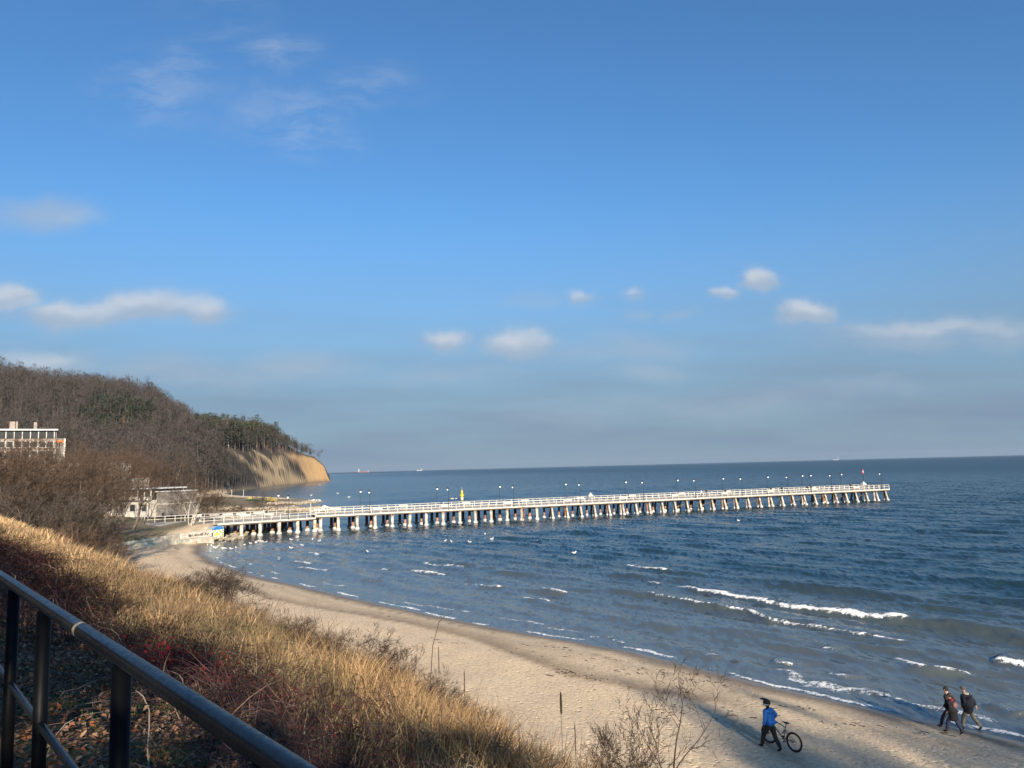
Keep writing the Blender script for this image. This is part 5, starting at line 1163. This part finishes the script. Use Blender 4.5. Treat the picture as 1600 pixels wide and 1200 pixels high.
q = CC + ray(1052, 1195) * 9.2; SAP.place((q[0], q[1], gz(q[0], q[1]) - .05), .4, 1.0, 'tall thin bare sapling standing alone against the beach', 'sapling')
def stalk(px, py0, py1, d0, head, label, bendx=0.):
    rd = ray(px, py0)
    for Yd in np.linspace(3, 40, 600):
        q = CC + rd * Yd / rd[1]
        if q[:2] @ NV >= d0: break
    tz = (CC + ray(px, py1) * Yd / ray(px, py1)[1])[2]; z = gz(q[0], q[1]); hh_ = max(.3, tz - z); e = empty('seed_stalk', (q[0], q[1], z - .05), 0, label, 'plant')
    Geo().tube([(bendx * (k / 6) ** 2, 0, hh_ * k / 6 * (1 - .05 * abs(bendx) * k / 6)) for k in range(7)], [.0045 - .0004 * k for k in range(7)], 5).obj('stem', m_stem, e)
    if head: Geo().lathe([(.003, hh_ - .27), (.013, hh_ - .24), (.015, hh_ - .14), (.012, hh_ - .03), (.003, hh_)], n=7).obj('seed_head', mat('seed_head_black', (.022, .016, .013), .9), e)
    else: Geo().lathe([(.003, hh_ - .40), (.007, hh_ - .3), (.006, hh_ - .05), (.002, hh_)], n=6).obj('seed_head', m_stem, e)
stalk(878, 1150, 1074, 6.4, True, 'tall black seed stalk standing clear against the pale sand'); stalk(686, 1060, 1003, 6.0, False, 'slender upright seed stalk beside the arching stem'); stalk(726, 1085, 1040, 6.2, False, 'short slender seed stalk right of the arching stem'); stalk(900, 1190, 1122, 6.6, False, 'thin dark stalk right of the black seed stalk')
ar = empty('arching_stem', (0, 0, 0), 0, 'long thin stem arching over the pale sand above the crest', 'plant')
rd = ray(668, 1075); q = CC + rd * 12.2 / rd[1]; q[2] = gz(q[0], q[1]); ar.location = tuple(q); tipp = at(705, 958, 12.2) - q; m1_ = at(676, 1010, 12.2) - q; m2_ = at(686, 972, 12.2) - q
Geo().tube([(0, 0, -.05), tuple(m1_ * .55), tuple(m1_), tuple(m2_), tuple((m2_ + tipp) / 2 + np.array([0, 0, .03])), tuple(tipp)], [.008, .007, .006, .005, .004, .003], 5).obj('stem', m_stem, ar); Geo().ball(tuple(tipp), .008, 5, 4).obj('tip', m_stem, ar)
# seaweed and driftwood wisps on the sand
ge = Geo(); rgw = np.random.default_rng(23)
def weed(px, py, n_, sx, sy):
    for _ in range(n_):
        q = g(px + rgw.normal(0, sx), py + rgw.normal(0, sy) + 0, 1.0); q[2] = gz(q[0], q[1]) + .015; a = math.atan2(TV[1], TV[0]) + rgw.normal(0, .5); L = rgw.uniform(.06, .38); p = Vector(q); pts = [p]
        for k in range(3): a += rgw.normal(0, .5); p = p + Vector((math.cos(a), math.sin(a), 0)) * L / 3; p.z = gz(p.x, p.y) + rgw.uniform(.005, .03); pts.append(p.copy())
        ge.tube(pts, [rgw.uniform(.008, .025) for _ in pts], 3)
for a in ((1050, 1038, 16, 30, 3), (1110, 1053, 14, 22, 3), (880, 1052, 26, 16, 3), (935, 1060, 10, 14, 4), (960, 1022, 12, 40, 4), (1000, 1045, 10, 20, 4), (870, 1000, 10, 30, 4), (1060, 1112, 14, 20, 4), (1130, 1118, 10, 26, 6), (1235, 1095, 9, 22, 3), (1330, 1120, 8, 30, 4), (720, 1000, 8, 40, 5), (790, 1012, 8, 30, 5), (560, 955, 10, 40, 4), (270, 858, 22, 26, 3), (225, 856, 18, 18, 2), (285, 875, 12, 14, 4), (245, 868, 12, 16, 3), (1010, 1090, 10, 40, 12), (1460, 1125, 8, 20, 3)):
    weed(*a)
tag(ge.obj('seaweed_wisps', mat('dry_seaweed', (.045, .032, .024), .9, .4, 5.)), 'dark wisps of seaweed strewn along the drift line of the beach', 'seaweed', None, 'stuff')
q = on_ground(1149, 1042, .3); CK[1].place((q[0], q[1], q[2]), 0, .35, 'small reddish dry tuft washed up at the water edge', 'plant')
# trees out of view, added to shade the path, the slope and the near beach
for i in range(38):
    d_ = -5.8 + .5 * math.sin(i * 2.3); s_ = -16 + i * 1.65; q = DS(d_, s_); k = .315 + .02 * math.sin(i * 1.7)
    PK[i % 3].place((q[0], q[1], gz(q[0], q[1]) - .5), i * 1.1, (k * 2.0, k * 2.0, k), 'unseen young pine added inland of the path to shade the slope', 'pine tree', 'young pines added to shade the slope')
rgt = np.random.default_rng(77)
SH = [TreeKind('bare_tree', bare_tree(95 + j, 13, 3, .6, 4, 15, rad=.10, twig_w=.02), m_bark, m_twig) for j in range(2)]  # added shade trees: thin limbs and many twigs for an even dimming
for i in range(12):
    d_ = -31 + 38 * ((i * .618) % 1.0) + rgt.uniform(-2, 2); s_ = -97 + 40 * (i / 11.0) + rgt.uniform(-3, 3); q = DS(d_, s_); z_ = gz(q[0], q[1]); k = (rgt.uniform(32, 38) - z_) / 13.0
    SH[i % 2].place((q[0], q[1], z_ - .2), i * 1.3, (k * .9, k * .9, k), 'unseen bare tree added behind the viewpoint to shade the beach', 'tree', 'bare trees added to shade the beach')
# ------------------------------------------------------------------ people
m_skin = mat('skin', (.40, .25, .19), .6, .1); m_hair = mat('dark_hair', (.03, .022, .018), .7)
def skin_mesh(name, V_, E_, R_, m, sub=2):
    me_ = bpy.data.meshes.new('tmp'); me_.from_pydata([tuple(v) for v in V_], E_, []); o = bpy.data.objects.new('tmp', me_); col.objects.link(o)
    o.modifiers.new('s', 'SKIN'); sv = me_.skin_vertices[0].data if me_.skin_vertices else None
    if sv is None:
        bpy.context.view_layer.objects.active = o; bpy.ops.mesh.customdata_skin_add(); sv = me_.skin_vertices[0].data
    for i, r in enumerate(R_): sv[i].radius = r if hasattr(r, '__len__') else (r, r); sv[i].use_root = (i == 0)
    o.modifiers['s'].use_smooth_shade = True
    sb_ = o.modifiers.new('d', 'SUBSURF'); sb_.levels = sub; sb_.render_levels = sub
    dg = bpy.context.evaluated_depsgraph_get(); dg.update(); ev = o.evaluated_get(dg); out = bpy.data.meshes.new_from_object(ev); out.name = name
    bpy.data.objects.remove(o); out.materials.clear(); out.materials.append(m); return out
def lean_pt(p, a): # lean forward about the hips
    x, y, z = p; dz = z - .92
    return (x, y + math.sin(a) * dz, .92 + math.cos(a) * dz) if dz > 0 else p
def figure(pose, cols, lean=.08, sub=2, coat_len=.0, hood=None, fingers=True, width=1.0):
    """pose: feet (yL,zL,yR,zR), hands (xyz L, R).  returns list of (name, mesh)"""
    yl, zl, yr, zr = pose['feet']; W_ = width
    hipL, hipR = (-.09, 0, .90), (.09, 0, .90)
    def knee(h, y, z): return ((h[0] * 1.05), (h[1] + y) / 2 + .07 + .04 * abs(y), (h[2] + z + .08) / 2 + .02)
    aL, aR = (-.095, yl, zl + .09), (.095, yr, zr + .09)
    ft = pose.get('toe', (0.0, 0.0)); tL = (-.10, yl + .17 * math.cos(ft[0]), zl + .04 - .17 * math.sin(ft[0])); tR = (.10, yr + .17 * math.cos(ft[1]), zr + .04 - .17 * math.sin(ft[1]))
    kL, kR = knee(hipL, yl, zl), knee(hipR, yr, zr); L_ = lambda p: lean_pt(p, lean)
    sL, sR = L_((-.185 * W_, 0, 1.43)), L_((.185 * W_, 0, 1.43)); hL, hR = L_(pose['hands'][0]), L_(pose['hands'][1])
    def elbow(s_, h_, sx):
        m = (np.array(s_) + np.array(h_)) / 2; ln = max(0., .56 - np.linalg.norm(np.array(s_) - np.array(h_))); return tuple(m + np.array([sx * (.05 + ln * .25), -.06 - ln * .45, -.02]))
    eL, eR = elbow(sL, hL, -1), elbow(sR, hR, 1)
    pel, sp_, ch, nk, hb, hd = (0, 0, .95), L_((0, .0, 1.15)), L_((0, .01, 1.34)), L_((0, .015, 1.50)), L_((0, .03, 1.57)), L_((0, .045, 1.69))
    V_ = [pel, sp_, ch, nk, hb, hd, hipL, kL, aL, tL, hipR, kR, aR, tR, sL, eL, hL, sR, eR, hR]
    E_ = [(0, 1), (1, 2), (2, 3), (3, 4), (4, 5), (0, 6), (6, 7), (7, 8), (8, 9), (0, 10), (10, 11), (11, 12), (12, 13), (2, 14), (14, 15), (15, 16), (2, 17), (17, 18), (18, 19)]
    R_ = [(.11, .085), (.10, .075), (.11, .08), .055, (.068, .078), (.078, .095), .085, .058, .042, .035, .085, .058, .042, .035, .06, .042, .03, .06, .042, .03]
    if fingers:
        for s_, hi, ei in ((-1, 16, 15), (1, 19, 18)):
            d = np.array(V_[hi]) - np.array(V_[ei]); d /= np.linalg.norm(d); sd_ = np.cross(d, [0, 0, 1.]) if abs(d[2]) < .9 else np.array([0, 1., 0]); sd_ /= np.linalg.norm(sd_); fwd = np.cross(sd_, d)
            pi = len(V_); V_.append(tuple(np.array(V_[hi]) + d * .07)); R_.append((.036, .018)); E_.append((hi, pi))
            for k, (o, ln) in enumerate(((-.028, .066), (-.009, .078), (.010, .073), (.028, .058))):
                b_ = np.array(V_[pi]) + sd_ * o + d * .02; i0 = len(V_); V_.append(tuple(b_ + d * ln * .5)); R_.append(.009); V_.append(tuple(b_ + d * ln * .85 + fwd * ln * .35)); R_.append(.008); E_ += [(pi, i0), (i0, i0 + 1)]
            b_ = np.array(V_[hi]) + d * .03; i0 = len(V_); V_.append(tuple(b_ - sd_ * .045 + d * .025)); R_.append(.011); V_.append(tuple(b_ - sd_ * .055 + d * .06)); R_.append(.009); E_ += [(hi, i0), (i0, i0 + 1)]
    parts = [('body', skin_mesh('body', V_, E_, R_, cols['skin'], sub))]
    hip_z = .86 - coat_len
    cb = L_((0, 0, 1.0)); coat_low = (0, .0, hip_z)
    Vc = [sp_, ch, L_((0, .01, 1.47)), cb, coat_low, sL, eL, hL, sR, eR, hR]; Ec = [(0, 1), (1, 2), (0, 3), (3, 4), (1, 5), (5, 6), (6, 7), (1, 8), (8, 9), (9, 10)]
    Rc = [(.215 * W_, .175), (.225 * W_, .18), (.10, .10), (.215 * W_, .18), (.225 * W_ + coat_len * .10, .20 + coat_len * .10), .095, .078, .06, .095, .078, .06]
    parts.append(('jacket' if coat_len < .1 else 'coat', skin_mesh('coat', Vc, Ec, Rc, cols['coat'], sub)))
    Vt = [(0, 0, .94), (0, 0, .99), hipL, kL, (aL[0], aL[1], aL[2] + .02), hipR, kR, (aR[0], aR[1], aR[2] + .02)]; Et = [(0, 1), (0, 2), (2, 3), (3, 4), (0, 5), (5, 6), (6, 7)]
    parts.append(('trousers', skin_mesh('trousers', Vt, Et, [(.17, .14), (.17, .14), .13, .092, .075, .13, .092, .075], cols['trousers'], sub)))
    for a_, t_ in ((aL, tL), (aR, tR)):
        hz_ = np.array(a_) - (np.array(t_) - np.array(a_)) * .28
        parts.append(('shoe', skin_mesh('shoe', [tuple(hz_), a_, tuple((np.array(a_) + np.array(t_)) / 2), t_], [(0, 1), (1, 2), (2, 3)], [(.042, .042), (.055, .055), (.046, .05), (.04, .034)], cols['shoe'], max(1, sub - 1))))
    head_c = np.array(hd); parts.append(('nose', Geo().add([tuple(head_c + v) for v in ((-.012, .075, .0), (.012, .075, .0), (0, .112, -.03), (0, .08, .03))], [(0, 1, 2), (0, 2, 3), (1, 3, 2), (0, 3, 1)]).mesh('nose', cols['skin'])))
    ey = Geo();  [ey.ball(tuple(head_c + np.array((s_ * .03, .082, .008))), .011, 6, 4) for s_ in (-1, 1)]; parts.append(('eyes', ey.mesh('eyes', m_hair)))
    ea = Geo();  [ea.ball(tuple(head_c + np.array((s_ * .083, 0, -.01))), (.012, .022, .032), 6, 4) for s_ in (-1, 1)]; parts.append(('ears', ea.mesh('ears', cols['skin'])))
    if hood == 'cap':
        hg = Geo().ball(tuple(head_c + np.array((0, -.012, .03))), (.098, .115, .085), 12, 8).add([tuple(head_c + v) for v in ((-.07, .08, .05), (.07, .08, .05), (.05, .16, .035), (-.05, .16, .035))], [(0, 1, 2, 3)]); parts.append(('cap', hg.mesh('cap', cols['hat'], True)))
    elif hood == 'helmet':
        hg = Geo().ball(tuple(head_c + np.array((0, -.01, .015))), (.125, .15, .135), 14, 10); parts.append(('helmet', hg.mesh('helmet', cols['hat'], True)))
        cb_ = Geo().torus(tuple(head_c + np.array((0, .055, -.085))), .085, .034, 16, 6, 'z'); parts.append(('chin_bar', cb_.mesh('chin_bar', cols['hat2'], True)))
        vz_ = Geo().add([tuple(head_c + v) for v in ((-.10, .09, .10), (.10, .09, .10), (.085, .25, .12), (-.085, .25, .12), (-.09, .08, .13), (.09, .08, .13), (.075, .24, .135), (-.075, .24, .135))], [(3, 2, 1, 0), (4, 5, 6, 7), (0, 1, 5, 4), (1, 2, 6, 5), (2, 3, 7, 6), (3, 0, 4, 7)]); parts.append(('visor', vz_.mesh('visor', cols['hat'])))
        st_ = Geo().torus(tuple(head_c + np.array((0, -.01, -.03))), .129, .012, 18, 5, 'z'); parts.append(('white_stripe', st_.mesh('white_stripe', cols['hat2'], True)))
    elif hood == 'hood':
        hg = Geo().ball(tuple(head_c + np.array((0, -.03, .01))), (.112, .125, .135), 12, 8); parts.append(('hood', hg.mesh('hood', cols['hat'], True)))
    else:
        hg = Geo().ball(tuple(head_c + np.array((0, -.022, .02))), (.094, .108, .115), 12, 8); parts.append(('hair' if hood is None else 'knit_hat', hg.mesh('hair', cols['hat'], True)))
    return parts
def place_person(parts, loc, heading, label, group=None, k=1.0):
    e = empty('person', loc, math.atan2(-heading[0], heading[1]), label, 'person', group); e.scale = (k, k, k); root = None
    first = link(parts[0][0], parts[0][1], e)
    for nm, me_ in parts[1:]: link(nm, me_, e)
    return e
c_blk = mat('black_cloth', (.016, .017, .02), .85, .3, 8.); c_navy = mat('black_navy_cloth', (.014, .017, .027), .85, .3, 8.); c_blue = mat('blue_jacket', (.018, .145, .50), .6, .2, 6.); c_jean = mat('dark_jeans', (.03, .04, .075), .85, .3, 9.); c_olive = mat('grey_olive_cloth', (.13, .125, .10), .85, .3, 9.); c_red = mat('dark_red_cloth', (.17, .012, .02), .8, .3, 9.); c_pink = mat('dusty_pink_cloth', (.20, .10, .105), .8, .3, 9.); c_cream = mat('cream_fleece', (.55, .48, .36), .9, .2, 9.); c_white = mat('white_trim', (.65, .65, .63), .6, .2)
# cyclist wheeling a mountain bike
pf = on_ground(1203, 1161.5, 1.1); pr_ = on_ground(1241, 1175, 1.1); hd_ = (pf - pr_)[:2]; wb_ = np.linalg.norm(hd_); hd_ /= wb_
bc = (pf + pr_) / 2
bk = empty('mountain_bicycle', bc, math.atan2(-hd_[0], hd_[1]), 'dark grey mountain bicycle wheeled along the sand by the cyclist', 'bicycle'); bk.rotation_euler = (math.atan2(pf[2] - pr_[2], wb_), 0, math.atan2(-hd_[0], hd_[1]))
m_tyre = mat('tyre_rubber', (.018, .018, .019), .85, .2); m_alu = mat('dull_alloy', (.30, .31, .33), .4, .2, 8., metal=.6); m_frame = mat('grey_green_frame', (.10, .13, .13), .35, .2)
WB = 1.14; WR = .355
for y_, nm in ((WB / 2, 'front_wheel'), (-WB / 2, 'rear_wheel')):
    w_ = Geo().torus((0, y_, WR), WR - .03, .031, 36, 8).obj(nm, m_tyre, bk, True)
    Geo().torus((0, y_, WR), WR - .07, .012, 32, 6).obj('rim', m_tyre, w_, True); sp_g = Geo()
    for k in range(16): a = 2 * math.pi * k / 16; sp_g.tube([(.02 * (-1) ** k, y_, WR), (0, y_ + (WR - .07) * math.cos(a), WR + (WR - .07) * math.sin(a))], .0018, 3, False)
    sp_g.obj('spokes', m_alu, w_); Geo().tube([(-.05, y_, WR), (.05, y_, WR)], .022, 8).obj('hub', m_alu, w_)
    Geo().torus((-.03, y_, WR), .08 if y_ > 0 else .10, .006, 20, 4).obj('disc' if y_ > 0 else 'cassette', m_tyre, w_)
bb_, st_, hdt, hdb = (0, -.10, .34), (0, -.22, .78), (0, .36, .93), (0, .41, .80)
fr_ = Geo(); fr_.tube([bb_, st_], .018, 8).tube([st_, hdt], .020, 8).tube([bb_, hdb], .026, 8).tube([hdt, hdb], .022, 8)
for s_ in (-1, 1): fr_.tube([(s_ * .03, -.12, .36), (s_ * .06, -WB / 2, WR)], .013, 6).tube([(s_ * .02, -.2, .68), (s_ * .06, -WB / 2, WR)], .010, 6)
fr_.obj('frame', m_frame, bk, True); fk = Geo()
for s_ in (-1, 1): fk.tube([(s_ * .05, .42, .80), (s_ * .055, WB / 2, WR)], .017, 7)
fk.box((0, .42, .80), (.13, .05, .05)).obj('fork', m_black, bk); Geo().tube([(-.37, .30, 1.02), (-.1, .36, 1.0), (.1, .36, 1.0), (.37, .30, 1.02)], .013, 7).tube([(0, .36, .93), (0, .37, 1.0)], .018, 6).obj('handlebar', m_black, bk)
Geo().tube([st_, (0, -.26, .94)], .014, 7).obj('seat_post', m_black, bk); Geo().ball((0, -.27, .965), (.07, .14, .03), 10, 6).ball((0, -.16, .965), (.03, .1, .022), 8, 5).obj('saddle', m_black, bk, True)
Geo().torus((.05, -.10, .34), .085, .008, 20, 5).obj('chainring', m_black, bk); Geo().tube([(.07, -.10, .34), (.08, -.02, .20)], .012, 5).tube([(-.07, -.10, .34), (-.08, -.18, .48)], .012, 5).obj('cranks', m_black, bk); Geo().box((.12, -.02, .19), (.1, .08, .02)).box((-.12, -.18, .49), (.1, .08, .02)).obj('pedals', m_black, bk)
Geo().tube([(0, -.05, .52), (0, -.17, .70)], .025, 7).obj('shock', m_alu, bk)
cp = figure({'feet': (.36, 0, -.34, .02), 'hands': ((-.27, .10, .92), (.36, .14, 1.04)), 'toe': (-.15, .5)}, dict(skin=c_blk, coat=c_blue, trousers=c_blk, shoe=c_blk, hat=c_blk, hat2=c_white), lean=.10, hood='helmet')
side_ = np.array([hd_[1], -hd_[0]]); cl_p = bc[:2] - side_ * .50 + hd_ * .06
place_person(cp, (cl_p[0], cl_p[1], gz(*cl_p)), hd_, 'cyclist in bright blue jacket and black full-face helmet wheeling a bicycle', None, .98)
# three walkers by the water
hw = TV.copy()
def walker(px, py, parts, label, k=1.0, turn=0.0):
    q = on_ground(px, py, .5); a = math.atan2(hw[1], hw[0]) + turn; place_person(parts, q, (math.cos(a), math.sin(a)), label, None, k); return q
A_p = figure({'feet': (.42, .02, -.40, .06), 'hands': ((-.24, .16, 1.0), (.24, -.02, .95)), 'toe': (-.2, .7)}, dict(skin=m_skin, coat=c_blk, trousers=c_jean, shoe=c_blk, hat=c_blk), lean=.14, coat_len=.25, hood='knit')
walker(1488, 1140.5, A_p, 'walker in a black hat, black coat and dark jeans striding beside the water', .97)
B_p = figure({'feet': (.30, .0, -.32, .05), 'hands': ((-.22, .12, 1.02), (.22, .1, 1.02)), 'toe': (-.1, .6)}, dict(skin=m_skin, coat=c_blk, trousers=c_jean, shoe=c_blk, hat=m_hair), lean=.12, coat_len=.32, hood=None)
rg_b = Geo().ball((0, .04, 1.50), (.13, .12, .09), 12, 7).mesh('red_scarf', c_red, True); rp_b = Geo().ball((0, -.10, 1.30), (.16, .11, .15), 12, 8).mesh('pink_backpack', c_pink, True)
q = walker(1492, 1146, B_p + [('red_scarf', rg_b), ('pink_backpack', rp_b)], 'shorter walker with red scarf and pinkish backpack over a long black coat', .88)
C_p = figure({'feet': (.24, .02, -.40, .10), 'hands': ((-.27, .14, 1.0), (.27, -.20, .98)), 'toe': (-.1, .9)}, dict(skin=m_skin, coat=c_navy, trousers=c_olive, shoe=c_blk, hat=c_olive), lean=.16, coat_len=.22, hood='cap', width=1.12)
cg_b = Geo().torus((0, .06, 1.50), .085, .035, 16, 6, 'z').mesh('cream_collar', c_cream, True)
walker(1516, 1139, C_p + [('cream_collar', cg_b)], 'walker in olive cap, cream collar and wide black parka nearest the waves', 1.0)
# small distant people
SPK = [figure({'feet': (.2, 0, -.2, .02), 'hands': ((-.25, .05, .95), (.25, .05, .95))}, dict(skin=m_skin, coat=c, trousers=t_, shoe=c_blk, hat=h_), lean=.04, sub=1, fingers=False, coat_len=.15) for c, t_, h_ in ((c_blk, c_blk, m_hair), (c_navy, c_jean, c_blk), (c_white, c_jean, m_hair))]
for px, py, k, lab in ((276.5, 813.5, 0, 'left one of the pair in dark coats standing by the park lamp'), (282, 814, 1, 'right one of the pair in dark coats standing by the park lamp'), (254, 811, 1, 'dark-clad person beside the hedge left of the park lamp'), (237, 808, 2, 'person in white on the lawn in front of the pavilion')):
    q = on_ground(px, py, 2.8); place_person(SPK[k], q, (random.uniform(-1, 1), random.uniform(-1, 1)), lab)
for i, (px, py) in enumerate(((346, 779), (347.5, 770.5), (356, 770), (359, 770), (367.5, 769.5), (376, 768.5), (387, 766.5), (409, 762.2), (452, 758.3))):
    q = on_ground(px, py, 1.0, 14); place_person(SPK[random.choice((0, 1))], q, (random.uniform(-1, 1), random.uniform(-1, 1)), 'tiny dark figure on the far beach under the cliff, %s from the left' % ORD[i], 'strollers under the cliff')
for i, (px, w) in enumerate(((1096, 5), (1104, 6), (1134, 5.5), (1205, 6), (1222, 5), (1262, 5.5), (1268, 4.5), (1329, 6))):
    l = px_on(PP, w, ZD, px, 0, PLEN + 6); place_person(SPK[0 if px != 1096 else 2], wl_(PP, min(l, PLEN - 1), w, ZD), (pdir[0], pdir[1]), 'small figure on the outer half of the pier, %s from the left' % ORD[i], 'strollers on the pier')
for px, k, lab in ((412, 2, 'small figure in white on the wide pier entrance'), (417, 0, 'small dark figure beside the one in white on the wide pier entrance')):
    l = px_on(PF, 11, Z1, px, 0, FLEN); place_person(SPK[k], wl_(PF, l, 11, Z1), (1, .2), lab)
# ------------------------------------------------------------------ air
hz = Geo().box((0, 6400, 60), (34000, 20000, 158)).obj('haze', None)
hz.data.materials.clear(); m_hz = bpy.data.materials.new('haze_air'); m_hz.use_nodes = True; nt = m_hz.node_tree; nt.nodes.clear()
pvn = nt.nodes.new('ShaderNodeVolumePrincipled'); pvn.inputs['Color'].default_value = (.36, .47, .62, 1); pvn.inputs['Density'].default_value = 3.5e-5; pvn.inputs['Anisotropy'].default_value = 0.0
nt.links.new(pvn.outputs[0], nt.nodes.new('ShaderNodeOutputMaterial').inputs['Volume']); hz.data.materials.append(m_hz)
tag(hz, 'thin bluish haze over the whole bay', 'haze', None, 'stuff')
